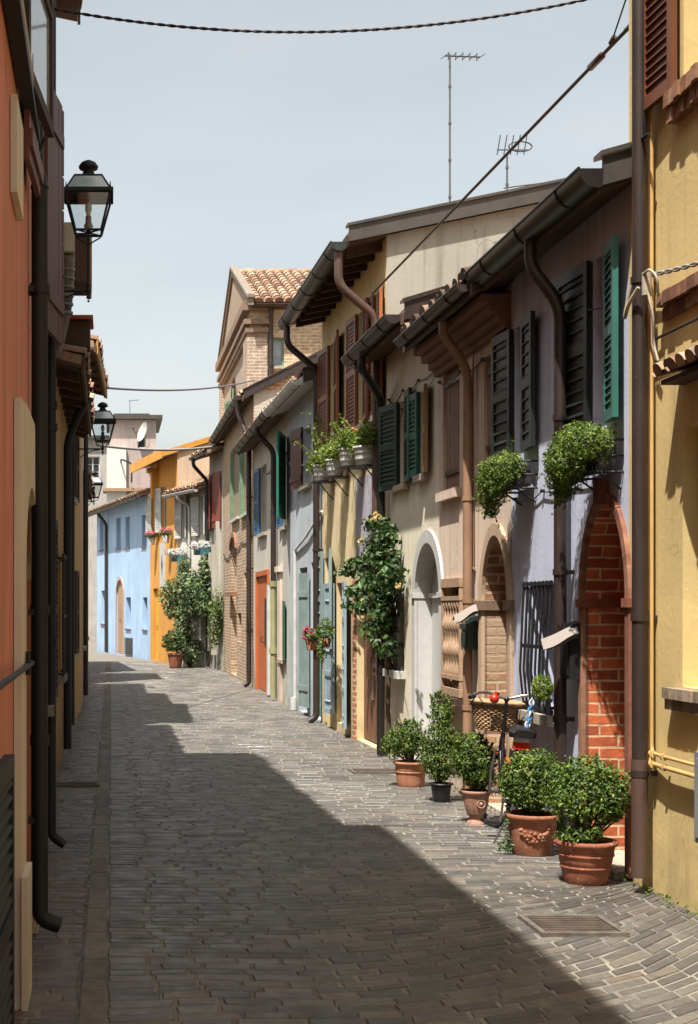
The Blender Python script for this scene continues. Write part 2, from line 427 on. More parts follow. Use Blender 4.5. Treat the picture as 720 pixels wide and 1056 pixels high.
def house(name, label, A, B, zt, D, wallmat, ops, side=1, pitch=PIT, over=.4, side_mat=None, u00=0, roofk=None, lining_mat=None, cat='house', extra=0):
    F = Fac(A, B, side)
    root = empty(name, (A[0], A[1], 0), label, cat)
    m = MB(); lin_m = MB()
    for o in ops:
        if o.get('lin'): o['lining'] = lin_m
    wall_mesh(m, F, F.L, zt, ops, u00=u00)
    sm = MB() if side_mat else m; r = D/2
    for u in (u00, F.L):
        sm.face([F.P(u, 0, -.1), F.P(u, -D, -.1), F.P(u, -D, zt), F.P(u, -r, zt+r*pitch), F.P(u, 0, zt)])
    sm.face([F.P(u00, -D, -.1), F.P(F.L, -D, -.1), F.P(F.L, -D, zt), F.P(u00, -D, zt)])
    m.build('wall', wallmat, root)
    if side_mat: sm.build('side_wall', side_mat, root)
    if lin_m.f: lin_m.build('arch_lining', lining_mat or wallmat, root)
    k = dict(roofk or {}); roof(root, F, F.L, zt, D, pitch, over, u00=u00, **k)
    return root, F

def window(root, F, o, pane='glass', frame='white', muntin=1, dp=None, sill=None, fr=.045, label=None):
    a, b, c, d = o['u0'], o['u1'], o['z0'], o['z1']; dp = dp or o.get('dp', .22)
    m = MB(); F.box(m, a, b, -dp-.02, -dp+.012, c, d)
    w = m.build('window', M[pane] if isinstance(pane, str) else pane, root)
    if label: w['label'] = label
    f = MB(); W = -dp+.014
    for x0, x1, z0, z1 in ((a, a+fr, c, d), (b-fr, b, c, d), (a+fr, b-fr, c, c+fr), (a+fr, b-fr, d-fr, d)): F.box(f, x0, x1, W, W+.045, z0, z1)
    if muntin:
        cx = (a+b)/2; F.box(f, cx-.03, cx+.03, W+.001, W+.05, c+fr, d-fr)
        for q in (.36, .68): z = c+(d-c)*q; F.box(f, a+fr, b-fr, W+.002, W+.03, z-.012, z+.012)
    f.build('window_frame', M[frame] if isinstance(frame, str) else frame, w)
    if sill:
        s = MB(); F.box(s, a-.07, b+.07, -dp+.06, .07, c-.06, c+.004); s.build('sill', M[sill], w)
    return w
def door(root, F, o, mat, dp=None, planks=2, frame=None, name='door', handle=True, label=None, arch=False):
    a, b, c, d = o['u0'], o['u1'], o['z0'], o['z1']; dp = dp or o.get('dp', .22); m = MB()
    F.box(m, a, b, -dp-.03, -dp+.01, c, d)
    n = max(2, int((b-a)/.14)) if planks == 1 else planks
    if planks:
        for i in range(n):
            x0, x1 = a+(b-a)*i/n+.006, a+(b-a)*(i+1)/n-.006
            F.box(m, x0, x1, -dp+.011, -dp+.03, c+.02, d-.01, RND.random())
    dr = m.build(name, mat, root)
    if label: dr['label'] = label
    if handle:
        h = MB(); x = a+(b-a)*.46; zz = c+(d-c)*.45
        h.tube([F.P(x, -dp+.03, zz-.06), F.P(x, -dp+.08, zz-.05), F.P(x, -dp+.08, zz+.05), F.P(x, -dp+.03, zz+.06)], .01, 6)
        h.build('handle', M['black'], dr)
    return dr
def grille(root, F, a, b, c, d, n=6, w=.05, mat='black', rows=(0, .5, 1), name='window_grille', belly=0):
    m = MB()
    for i in range(n+1):
        u = a+(b-a)*i/n; m.tube([F.P(u, w, c-.02), F.P(u, w+belly, c+.3*(d-c)), F.P(u, w, d+.02)], .009, 6)
    for q in rows:
        z = c+(d-c)*q; F.box(m, a-.02, b+.02, w-.012+belly*(.3 if 0 < q < 1 else 0), w+.012+belly*(.3 if 0 < q < 1 else 0), z-.014, z+.014)
    for u in (a, b):
        for z in (c+.03, d-.03): F.box(m, u-.012, u+.012, 0, w, z-.012, z+.012)
    return m.build(name, M[mat], root)
def O(F, pa, pb, pt, pbm, **k):
    u0, u1, z0, z1 = F.rect(pa, pb, pt, pbm); return dict(u0=u0, u1=u1, z0=z0, z1=z1, **k)

# ======================================================================= RIGHT SIDE
XR = [(4.0, 3.157), (8.86, 3.152), (11.4, 3.14), (13.9, 3.125), (16.38, 3.1), (21.0, 3.04), (24.5, 2.99), (30.45, 2.98), (38.7, 2.975)]
P = {y: (x, y) for y, x in XR}

# ---- R1 yellow house ---------------------------------------------------
F = Fac((3.16, -2.0), P[8.86], 1)
def OO(*a, **k): return O(F, *a, **k)
w1 = OO(704, 760, 432, 712, dp=.3)
w2 = dict(u0=F.U(705)-.95, u1=F.U(705), z0=4.52, z1=5.8, dp=.25)
ypl = plaster('#d6bc80', .3, '#98855e')
R1, F = house('yellow_house', 'tall yellow plastered house with brown corner downpipe nearest on the right', (3.16, -2.0), P[8.86], 7.4, 6, ypl, [w1, w2], over=.45)
w = window(R1, F, w1, 'glass', 'darkwood', 1, sill=None)
s = MB()
for k in (0, 1):
    for i in range(9):
        x = w1['u0']-.12+(1.15)*i/9*(w1['u1']-w1['u0']+.24)/1.15; x1 = x+(w1['u1']-w1['u0']+.24)/9-.01
        F.box(s, x, x1, -.1, .05+.025*k+RND.uniform(-.008, .008), w1['z0']-.13+.062*k, w1['z0']-.07+.062*k, RND.random())
s.build('sill', toned('old_sill_brick', [(0, lin('#8d7864')), (1, lin('#b9a48c'))], .9, .6, 30, .5), w)
w = window(R1, F, w2, 'glass', 'darkwood', 1)
zs = w2['z0']; s = MB(); clr = toned('brick_sill', [(0, lin('#7c4f38')), (.5, lin('#9c6a4a')), (1, lin('#b58a68'))], .92, .6, 30, .5)
for k in (0, 1):
    for i in range(14):
        x = w2['u0']-.1+i*(w2['u1']-w2['u0']+.2)/14; F.box(s, x, x+(w2['u1']-w2['u0']+.2)/14-.012, -.1, .085-.03*(1-k)+RND.uniform(-.008, .008), zs-.17+.085*k, zs-.09+.085*k, RND.random())
s.build('sill', clr, w)
shw = F.U(702, .03)
shutter(w, F, w2['u1'], .035, .4, zs, zs+1.3, 3, 1, painted('#7d4a2e', .5, .3, '#4d3324'), rails=(0, .5, 1))
# tile canopy over the lower window, with brick course above it
zc = F.Z(690, 397)
uc0, uc1 = F.U(720)-.9, F.U(674, .17)
cn = MB(); F.box(cn, uc0, uc1, .002, .13, zc-.035, zc-.01); cn.obox(F.P(uc0, .002, zc+.05), F.d*(uc1-uc0), F.n*.15+Vector((0, 0, -.04)), (0, 0, .02))
cp = cn.build('canopy', M['darkwood'], R1)
ct = MB(); tiles(ct, F.P(uc0, .17, zc+.0), F.d, -F.n+Vector((0, 0, .45)), round((uc1-uc0)/.125), uc1-uc0, 1, .17, .055, .035); ct.build('canopy_tiles', M['tile'], cp)
bc = MB(); zb = F.Z(700, 310)
for k in (0, 1):
    for i in range(12):
        x = F.U(676, .06)-1.35+i*.112; F.box(bc, x, x+.104, -.01, .035+.025*k+RND.uniform(-.01, .01), zb-.08+.075*k, zb-.01+.075*k, RND.random())
bc.build('brick_string_course', clr, R1)
# corner downpipe and gas pipes
uP = F.U(659.6, .1)
downpipe(F, [(uP, .1, 7.2), (uP, .1, .45)], .043, M['bronze'], R1, straps=(3.55, 1.6, .7))
cpn = MB(); cpn.tube([F.P(uP, .1, .1), F.P(uP, .1, .78)], .0475, 12); cpn.build('cast_iron_shoe', M['copper'], R1)
uG = F.U(669.5, .03); uE = F.U(716, .05); gm = painted('#d9b070', .5, .2, '#8d7a52')
for k, (dx, dz) in enumerate(((0, 0), (.045, .06))):
    z = F.Z(690, 793-k*0, .05)+dz
    pts = [(uG-dx*1.2, .035, 6.5-.8*k), (uG-dx*1.2, .035, z), (uG-.3, .05, z-.0), (uE-.6, .05, z)]
    g = MB(); g.tube(smooth_path([F.P(*p) for p in pts], rad=.05), .0135 if k == 0 else .011, 8)
    for t in (.1, .28): 
        uu = uG-t; g.tube([F.P(uu-.012, .05, z), F.P(uu+.012, .05, z)], .021, 8)
    g.build('gas_pipe', gm, R1)
mb = MB(); F.box(mb, F.U(716, .12)-.4, F.U(716, .12), .0, .12, F.Z(716, 868, .12), F.Z(716, 775, .12)); ob = mb.build('meter_cabinet', painted('#8f949b', .4, .2), R1)
mb = MB(); F.box(mb, F.U(716, .12)-.37, F.U(716, .12)-.03, .121, .128, F.Z(716, 862, .12), F.Z(716, 781, .12)); mb.build('cabinet_door', painted('#9da2a8', .35, .2), ob)
rb = MB(); zb2 = F.Z(690, 135); rb.tube([F.P(F.U(672), 0, zb2), F.P(F.U(672), .12, zb2)], .012, 6); rb.tube([F.P(F.U(672)-.0, .1, zb2), F.P(F.U(672)-.22, .1, zb2)], .01, 6); rb.tube([F.P(F.U(672)-.12, .1, zb2), F.P(F.U(672)-.12, .1, zb2+.08)], .01, 6); rb.build('shutter_catch', M['black'], R1)
R1F = F

# ---- R2 lilac house -----------------------------------------------------
F = Fac(P[8.86], P[11.4])
F.d = F.d
up1 = O(F, 631, 612, 262, 440, dp=.14); up2 = O(F, 543, 531, 335, 468, dp=.14)
dr = O(F, 649.3, 604, 514, 905, rise=.62, dp=.62, lin=1); dr['z0'] = .02; dr['z1'] = 2.33
gw = O(F, 574, 546, 602, 733, dp=.25)
lil = plaster('#c7cce2', .3, '#857d90')
redbrick = brick('#dd7442', '#a84e30', '#dcb890', .25, .074, .008)
R2, F = house('lilac_house', 'lilac plastered house with a red brick arched doorway beside the yellow house', P[8.86], P[11.4], 4.24, 6, lil, [up1, up2, dr, gw], over=.22, pitch=.28, lining_mat=redbrick, roofk=dict(verge='zinc', tiled=0, near=.16))
g1 = painted('#141f1e', .5, .12, '#28322e'); g2 = painted('#2f7468', .5, .25, '#27463e')
w = window(R2, F, up1, simple('lace_curtain', '#8b86a0', .6), 'white', 1)
h = (up1['z0'], up1['z1'])
shutter(w, F, up1['u1'], .012, .56, h[0], h[1], 3, 1, g1, pitch=.085)
shutter(w, F, up1['u0'], .02, .32, h[0], h[1]+.0, 9, -1, g2)
w = window(R2, F, up2, 'glass', 'white', 1); h = (up2['z0'], up2['z1'])
shutter(w, F, up2['u1'], .012, .44, h[0], h[1], 3, 1, g1, pitch=.085)
shutter(w, F, up2['u0'], .012, .38, h[0], h[1], 5, -1, g1, pitch=.085)
d_ = door(R2, F, dr, wood('#4a2c1e', .6), planks=1)
a, b, sp, rs = dr['u0'], dr['u1'], dr['z1']-dr['rise'], dr['rise']
ar = MB(); arch_ring(ar, F, a, b, sp, rs, .06, -.02, .03, z0=.02, n=30)
ar.build('arch_surround', toned('arch_bricks', [(0, lin('#7c4a34')), (.5, lin('#966048')), (1, lin('#ac7c62'))], .9, .5, 30, .3), R2)
tm_ = toned('terracotta_moulding', [(0, lin('#8a4a30')), (1, lin('#a86444'))], .9, .4, 30, .3)
for x0, x1 in ((b-.015, b+.075), (a-.075, a+.02)): im = MB(); F.box(im, x0, x1, -.5, .045, sp-.05, sp+.005); im.build('impost', tm_, R2)
ks = MB(); zk = sp+rs; F.box(ks, (a+b)/2-.05, (a+b)/2+.05, -.02, .07, zk-.01, zk+.15); ks.build('keystone', simple('keystone_clay', '#7a4a34', .9, 0, .3), R2)
st = MB(); F.box(st, a+.004, b-.004, -.6, .09, 0.0, .05); st.build('doorstep', M['stone'], R2)
w = window(R2, F, gw, 'glass', 'darkwood', 1, sill=None); grille(w, F, gw['u0'], gw['u1'], gw['z0']+.01, gw['z1'], 7, .04, belly=.03)
s = MB(); F.box(s, gw['u0']-.07, gw['u1']+.07, -.2, .09, gw['z0']-.085, gw['z0']-.012); s.build('sill', M['stone'], w)
gutter(F, -.18, F.L+.02, .25, 4.28, .115, painted('#2e2826', .4, .4, '#5f6a60', .2), R2)
ud = F.U(577, .1)
downpipe(F, [(F.U(547, .27), .27, 4.19), (F.U(547, .27), .27, 4.0), (ud, .095, 3.72), (ud, .095, .12), (ud, .14, .06)], .043, M['bronze'], R2, straps=(2.95, 1.9, .9))
R2F = F
# ---- R3 beige house ------------------------------------------------------
F = Fac(P[11.4], P[13.9])
sh1 = O(F, 511, 499, 365, 476, dp=.06); sh2 = O(F, 474, 457, 372, 505, dp=.06)
al = O(F, 526, 500, 553, 790, rise=.56, dp=.4, lin=1); al['z0'] = .02; al['z1'] = 2.25
lw = O(F, 478, 461, 600, 715, dp=.1)
bei = plaster('#dac3af', .4, '#8c7865')
oldbrick = brick('#b98c68', '#a5765a', '#cbb59a', .25, .075, .012, plasterc='#c2a385')
R3, F = house('beige_house', 'beige plastered house with closed wooden shutters and a brick lined arch doorway', P[11.4], P[13.9], 4.22, 6, bei, [sh1, sh2, al, lw], over=.3, pitch=.25, lining_mat=oldbrick, roofk=dict(tiled=3))
co = MB()
for k, (w_, z_) in enumerate(((.24, .0), (.17, -.07), (.1, -.14), (.05, -.2))): F.box(co, 0.02, F.L-.01, .003, w_, 4.06+z_, 4.06+z_+.066)
co.build('cornice', plaster('#86614e', .4, '#4f3a30'), R3)
pinkw = wood('#a0826f', .85, '#6a4f42')
for o in (sh1, sh2):
    w = door(R3, F, o, pinkw, planks=4, name='closed_shutter', handle=False)
    b = MB()
    for q in (.14, .84):
        z = o['z0']+(o['z1']-o['z0'])*q; F.box(b, o['u0']+.02, o['u1']-.02, -.028, -.012, z-.02, z+.02)
    b.build('strap_hinge', M['bronze'], w)
    s = MB(); F.box(s, o['u0']-.06, o['u1']+.06, .003, .06, o['z0']-.09, o['z0']-.005); s.build('sill', bei, w)
door(R3, F, al, wood('#5b4434', .7), planks=1)
a, b, sp, rs = al['u0'], al['u1'], al['z1']-al['rise'], al['rise']
ar = MB(); arch_ring(ar, F, a, b, sp, rs, .1, -.02, .03, z0=0.0, n=22); ar.build('arch_surround', plaster('#c3a68a', .4, '#7f6a57'), R3)
for x0, x1 in ((b-.02, b+.13), (a-.13, a+.02)): im = MB(); F.box(im, x0, x1, -.38, .05, sp-.05, sp+.03); im.build('impost', simple('impost_stone', '#8a705a', .9, 0, .3), R3)
w = window(R3, F, lw, 'glass', simple('beige_frame', '#c0a080', .7), 0)
fg = MB(); a, b, c, d = lw['u0'], lw['u1'], lw['z0'], lw['z1']
for i in range(6):
    u = a+(b-a)*(i+.5)/6
    prof = [.02, .034, .014, .014, .03, .045, .03, .014, .014, .03, .045, .03, .014, .014, .034, .02]
    fg.tube([F.P(u, .02, c+.16+(d-c-.32)*k/15) for k in range(16)], prof, 8)
for z0_, z1_ in ((c-.02, c+.05), (c+.13, c+.17), (d-.17, d-.13), (d-.05, d+.03)): F.box(fg, a-.04, b+.04, -.002, .05, z0_, z1_)
for u in (a-.035, b+.005): F.box(fg, u, u+.03, .0, .045, c, d)
fg.build('carved_baluster_grille', simple('carved_wood', '#b9977a', .8), w)
s = MB(); F.box(s, a-.06, b+.06, .003, .1, c-.1, c-.03); s.build('sill', M['darkwood'], w)
pq = MB(); up_ = F.U(527.5); pq.lathe([(0, 0), (.05, 0), (.05, .012), (0, .014)], (0, 0, 0), 20)
q = MB(); rot = [Vector(F.P(F.U(526.5)-v.x*.75, .003+v.z, F.Z(526.5, 562)+v.y*1.5)) for v in pq.v]; q.v = rot; q.f = pq.f; q.t = pq.t; q.sm = [False]*len(pq.f); q.build('oval_plaque', M['white'], R3)
bp = painted('#b08a6e', .5, .45, '#7f6350', .1)
ud = F.U(481, .08)
downpipe(F, [(F.U(457, .3), .3, 4.1), (F.U(457, .3), .3, 4.0), (ud, .07, 3.72), (ud, .07, .1), (ud, .12, .05)], .04, bp, R3, straps=(2.6, 1.72, .8))
gutter(F, .03, F.L-.03, .37, 4.2, .06, M['bronze'], R3)
cnd = MB(); u = F.U(488, .02); cnd.tube([F.P(u, .02, 1.95), F.P(u, .02, 4.0)], .008, 6); cnd.tube([F.P(u-.03, .02, 2.0), F.P(u+.03, .02, 2.0)], .014, 6); cnd.build('conduit', bp, R3)
R3F = F
for o_ in R3.children_recursive:
    if o_.name.startswith('roof_tiles'): o_.data.materials[0] = toned('old_tiles', [(0, lin('#4f3a2e')), (.6, lin('#7a5f4c')), (1, lin('#98806a'))], .9, .4, 40, .45)
# ---- R4 cream house ------------------------------------------------------
F = Fac(P[13.9], P[16.38])
wa = O(F, 421, 413, 412, 500, dp=.16); wb = O(F, 441, 434, 402, 490, dp=.16)
whd = simple('white_door_paint', '#d6d4d0', .7, 0, .07)
wd = O(F, 455, 430, 556, 800, rise=.52, dp=.16, lin=1); wd['z0'] = .05; wd['z1'] = 2.3
gr = O(F, 417, 405.5, 612, 690, dp=.2)
cre = plaster('#e2d8c2', .25, '#9f9078')
R4, F = house('cream_house', 'cream plastered house with a white arched door and dark green shutters', P[13.9], P[16.38], 4.5, 6, cre, [wa, wb, wd, gr], lining_mat=whd, over=.34, pitch=.3, roofk=dict(verge='bronze', near=.05))
dg = painted('#1f3f3b', .5, .2, '#2f4a42'); te = painted('#2c6d62', .5, .2, '#27463e')
w = window(R4, F, wa, 'glass', 'white', 1, sill='stone'); shutter(w, F, wa['u1'], .012, .46, wa['z0']-.02, wa['z1'], 13, 1, dg); shutter(w, F, wa['u0'], .012, .4, wa['z0'], wa['z1']+.04, 5, -1, dg)
w = window(R4, F, wb, 'glass', 'white', 1, sill='stone'); shutter(w, F, wb['u1'], .012, .26, wb['z0'], wb['z1'], 8, 1, te); shutter(w, F, wb['u0'], .012, .26, wb['z0'], wb['z1'], 10, -1, painted('#a9854f', .6, .3, '#2c6d62'))
door(R4, F, wd, whd, planks=0, handle=False)
a, b, sp, rs = wd['u0'], wd['u1'], wd['z1']-wd['rise'], wd['rise']
ar = MB(); arch_ring(ar, F, a, b, sp, rs, .13, -.01, .025, z0=0.0, n=22); ar.build('arch_surround', whd, R4)
im = MB(); F.box(im, b-.01, b+.17, -.14, .045, sp-.02, sp+.03); F.box(im, a-.17, a+.01, -.14, .045, sp-.02, sp+.03); F.box(im, a+.01, b-.01, -.15, -.11, sp-.02, sp+.03); im.build('impost', whd, R4)
w = window(R4, F, gr, 'glass', 'darkwood', 0, sill=None); grille(w, F, gr['u0'], gr['u1'], gr['z0'], gr['z1'], 5, .05, belly=.05)
s = MB(); F.box(s, gr['u0']-.08, gr['u1']+.08, -.15, .1, gr['z0']-.09, gr['z0']-.01); s.build('sill', M['white'], w)
for py in (672, 681, 643):
    lp = MB(); u = F.U(427.5); z = F.Z(427.5, py); F.box(lp, u-.05, u+.05, .002, .012, z-.02, z+.02 if py > 650 else z+.16); lp.build('letter_plate', M['black'], R4)
gutter(F, -.02, F.L, .43, 4.46, .085, M['bronze'], R4)
ud = F.U(398.5, .09)
downpipe(F, [(F.U(373, .43), .43, 4.36), (F.U(373, .43), .43, 4.22), (F.L-.12, .09, 4.0), (F.L-.12, .09, .02)], .045, M['darkpipe'], R4, straps=(3.1, 2.0))
R4F = F
# ---- R5 ochre house -------------------------------------------------------
F = Fac(P[16.38], P[21.0])
wz = (3.9, 5.32)
uu = [F.U(p) for p in (341, 347.5, 370, 377.5, 388, 391)]
W1 = dict(u0=uu[1], u1=uu[0], z0=wz[0], z1=wz[1], dp=.18); W2 = dict(u0=uu[3], u1=uu[2], z0=wz[0], z1=wz[1], dp=.18)
W3 = dict(u0=.3, u1=.6, z0=wz[0], z1=wz[1], dp=.18)
bd = O(F, 391.5, 368, 600, 775, dp=.12); bd['z0'] = .02; bd['z1'] = 2.25
bw = O(F, 357, 347.5, 610, 760, dp=.15); bw['z0'] = .12; bw['z1'] = 2.0
sw = O(F, 343, 335, 575, 668, dp=.15)
och = plaster('#d9c497', .3, '#9a8660')
R5, F = house('ochre_house', 'taller ochre plastered house with brown louvred shutters and a wide brown door', P[16.38], P[21.0], 5.86, 9, och, [W1, W2, W3, bd, bw, sw], over=.44, pitch=.21, side_mat=plaster('#a09d92', .6, '#6f685b'), roofk=dict(verge='zinc', soffit='darkwood'))
bs = painted('#945432', .5, .25, '#5a3c28'); bs2 = painted('#b4683a', .5, .25, '#5d3a24')
for o, l in ((W1, .62), (W2, .5), (W3, .27)):
    w = window(R5, F, o, 'glass', 'white', 1, sill=None)
    shutter(w, F, o['u1'], .012, min(l, .62), o['z0'], o['z1'], 4, 1, bs); shutter(w, F, o['u0'], .012, l, o['z0'], o['z1'], 6, -1, bs2 if o is W3 else bs)
    s = MB(); F.box(s, o['u0']-.05, o['u1']+.05, -.1, .08, o['z0']-.07, o['z0']-.003); s.build('sill', M['stone'], w)
rafters(R5, F, .05, F.L-.05, 10, 5.86, .44, .21, 'darkwood', .1)
pc = MB(); ua, ub = F.U(392.5), F.U(368); za, zb = 2.28, F.Z(380, 488)
pts = [(ua, za), (ub, za), (ub-.02, za+.5), (ub+.05, zb-.25), (ub-.02, zb), (ua+.1, zb-.02), (ua, zb-.15)]
pc.face([F.P(u, .003, z) for u, z in pts]); pc.face([F.P(u, .012, z) for u, z in pts])
for (u0_, z0_), (u1_, z1_) in zip(pts, pts[1:]+pts[:1]): pc.face([F.P(u0_, .002, z0_), F.P(u1_, .002, z1_), F.P(u1_, .012, z1_), F.P(u0_, .012, z0_)])
pc.build('plaster_patch', plaster('#a79fa8', .6, '#77707c', peel='#c3beca'), R5)
d_ = door(R5, F, bd, wood('#85593f', .7, '#4d3022'), planks=6)
hw = MB()
for q in (.3, .75):
    z = bd['z1']*q; F.box(hw, bd['u0']+.75, bd['u0']+.83, -.088, -.07, z-.12, z+.12)
hw.build('door_plate', M['stone'], d_)
jb = MB(); F.box(jb, bd['u1'], bd['u1']+.14, .002, .03, 0, 2.3); jb.build('brick_jamb', brick('#b5714f', '#9c5a3f', '#c9b196', .14, .07), R5)
lb = painted('#9db0ba', .6, .5, '#6a7a7c'); lb2 = painted('#93a8a6', .65, .6, '#5f7a70')
w = window(R5, F, bw, 'dark', M['white'], 0)
shutter(w, F, bw['u0'], .02, .5, bw['z0'], bw['z1'], 7, -1, lb, True, pitch=.3, rails=(0, .25, .5, .75, 1)); shutter(w, F, bw['u1'], .03, .4, bw['z0']+.1, bw['z1'], 8, 1, lb, True, pitch=.3, rails=(0, .3, .6, 1))
rd = MB(); F.box(rd, bw['u0']+.04, bw['u0']+.12, -.12, -.04, bw['z0']+.2, bw['z1']-.05); rd.build('red_door_edge', painted('#c63a1c', .5, .1), w)
w = window(R5, F, sw, 'glass', 'white', 0); shutter(w, F, sw['u0'], .02, .4, sw['z0'], sw['z1']+.1, 8, -1, lb2, True, pitch=.3, rails=(0, .3, .6, 1))
shutter(w, F, sw['u1'], .02, .4, sw['z0'], sw['z1']+.1, 6, 1, lb2, True, pitch=.3)
gutter(F, -.06, F.L, .54, 5.77, .1, painted('#3b403d', .45, .5, '#6a7068', .3), R5)
ud = F.U(394, .1)
downpipe(F, [(.02, .54, 5.67), (.02, .54, 5.3), (.08, .1, 4.95), (.08, .1, .9)], .05, M['copper'], R5, straps=(4.0, 2.6))
downpipe(F, [(F.L-.25, .54, 5.67), (F.L-.25, .54, 5.42), (F.L-.06, .09, 5.1), (F.L-.06, .09, .1), (F.L-.06, .2, .03)], .048, M['bronze'], R5, straps=(3.8, 2.5, 1.2))
R5F = F
# ---- R6 blue grey house ---------------------------------------------------
F = Fac(P[21.0], P[24.5])
wr = O(F, 321, 313, 440, 500, dp=.16); dd = O(F, 331, 321, 585, 742, dp=.14); dd['z0'] = .03; dd['z1'] = 2.35
d2 = O(F, 317, 309, 590, 735, dp=.14); d2['z0'] = .03; d2['z1'] = 2.3
R6, F = house('blue_grey_house', 'pale blue grey house with a weathered teal door and one dark red shutter', P[21.0], P[24.5], 5.0, 6, plaster('#b4bcc4', .3, '#777a7c'), [wr, dd, d2], over=.28, pitch=.3, roofk=dict(verge='zinc', soffit='white', tiled=3))
w = window(R6, F, wr, 'glass', 'white', 1, sill='stone'); shutter(w, F, wr['u1'], .01, .62, wr['z0'], wr['z1']+.05, 8, 1, painted('#562029', .5, .2, '#40202a'), False)
tp = NT('peeling_teal'); pz = tp.n('ShaderNodeSeparateXYZ'); tp.l(tp.pos(), pz.inputs[0])
ad = tp.n('ShaderNodeMath', _operation='ADD'); tp.l(pz.outputs[2], ad.inputs[0]); tp.l(tp.noise(tp.pos(), 3.5, 6), ad.inputs[1])
cc = tp.ramp(tp.mapr(ad.outputs[0], 1.1, 1.9), [(0, lin('#3f9a90')), (.5, lin('#6fa8a6')), (1, lin('#9fb4ba'))]); cc = tp.mix(tp.mapr(tp.noise(tp.pos(), 7, 6), .58, .62), cc, lin('#aab6b4')); tp.col(cc); tp.b.inputs['Roughness'].default_value = .7
door(R6, F, dd, tp.m, planks=5); door(R6, F, d2, lb, planks=4)
jj = MB(); z0_, z1_ = .9, 2.1; leafm = leaf(F, dd['u1']+.05, .02, .5, .15, 2.2, 8, 1, False); leafm.build('door_leaf', lb2, R6)
wc = MB(); u = F.U(304.5, .03); wc.tube([F.P(u, .03, .2), F.P(u, .03, 2.6)], .035, 8); wc.tube([F.P(u, .05, .02), F.P(u, .05, .22)], .06, 8); wc.build('white_conduit', M['white'], R6)
wv = MB(); wv.tube([F.P(F.U(333)-.1, .03, 3.05), F.P(F.U(318), .04, 2.75), F.P(u, .03, 2.6)], .02, 6); wv.build('service_cable', M['white'], R6)
gutter(F, 0, F.L, .36, 4.96, .08, M['white'], R6)
R6F = F
# ---- R7 grey house ---------------------------------------------------------
F = Fac(P[24.5], P[30.45])
wq = [O(F, 291.5, 288.5, 470, 545, dp=.15), O(F, 275, 269, 480, 550, dp=.15)]
wq[0]['u0'], wq[0]['u1'] = .32, .8
od = O(F, 277.5, 266, 592, 716, dp=.03); od['z0'] = .03; od['z1'] = 2.3
gw2 = O(F, 294, 290, 620, 680, dp=.15)
R7, F = house('grey_house', 'grey plastered house with blue and green shutters and an orange door', P[24.5], P[30.45], 5.0, 6, plaster('#c4bfb4', .35, '#7d776c'), [*wq, od, gw2], over=.3, pitch=.3, roofk=dict(verge='bronze', tiled=3))
gs = painted('#12795a', .5, .15, '#1c5a48'); bl = painted('#3d6f9c', .5, .2, '#30506c')
w = window(R7, F, wq[0], 'glass', 'white', 1, sill='stone'); shutter(w, F, wq[0]['u0'], .012, .85, wq[0]['z0']+.1, wq[0]['z1']+.25, 15, -1, gs); shutter(w, F, wq[0]['u1'], .01, .45, wq[0]['z0'], wq[0]['z1'], 3, 1, bl)
w = window(R7, F, wq[1], 'glass', 'white', 1, sill='stone'); shutter(w, F, wq[1]['u1'], .012, .5, wq[1]['z0'], wq[1]['z1'], 5, 1, bl)

om = painted('#cc6a30', .6, .2, '#8c4d2a')
d_ = door(R7, F, od, om, planks=4); m = MB(); F.box(m, od['u0']+.45, od['u0']+.7, -.0, .012, .95, 1.85); m.build('door_pane', M['dark'], d_)
of = MB()
for a_, b_ in ((od['u0']-.1, od['u0']), (od['u1'], od['u1']+.1)): F.box(of, a_, b_, .002, .04, 0, 2.4)
F.box(of, od['u0'], od['u1'], .002, .04, 2.3, 2.4); of.build('door_frame', om, R7)
wf = MB(); F.box(wf, od['u0']-.28, od['u0']-.12, .003, .06, .03, 2.1); wf.build('white_pilaster', M['white'], R7)
w = window(R7, F, gw2, 'glass', 'white', 0, sill='stone'); shutter(w, F, gw2['u0'], .012, .3, gw2['z0'], gw2['z1'], 5, -1, painted('#2a5f4c', .5, .3))
ip = MB(); F.box(ip, .9, 1.3, .003, .05, .0, 2.3); F.box(ip, .85, 1.35, .003, .09, 2.3, 2.4); ip.build('pink_pilaster', plaster('#d8c4b4', .3), R7)
gutter(F, 0, F.L, .38, 4.96, .08, M['bronze'], R7)
u = F.U(282, .08)
downpipe(F, [(u, .38, 4.9), (u, .38, 4.8), (u, .08, 4.5), (u, .08, 2.2), (u, .08, 2.1)], .05, M['bronze'], R7, straps=(3.4,))
yp = MB(); yp.tube([F.P(u, .08, .05), F.P(u, .08, 2.15)], .055, 8)
for z in (.9, 2.1): yp.tube([F.P(u, .08, z-.05), F.P(u, .08, z+.05)], .075, 8)
yp.build('yellow_pipe', painted('#a9a67e', .5, .35, '#7f7d5c'), R7)
R7F = F
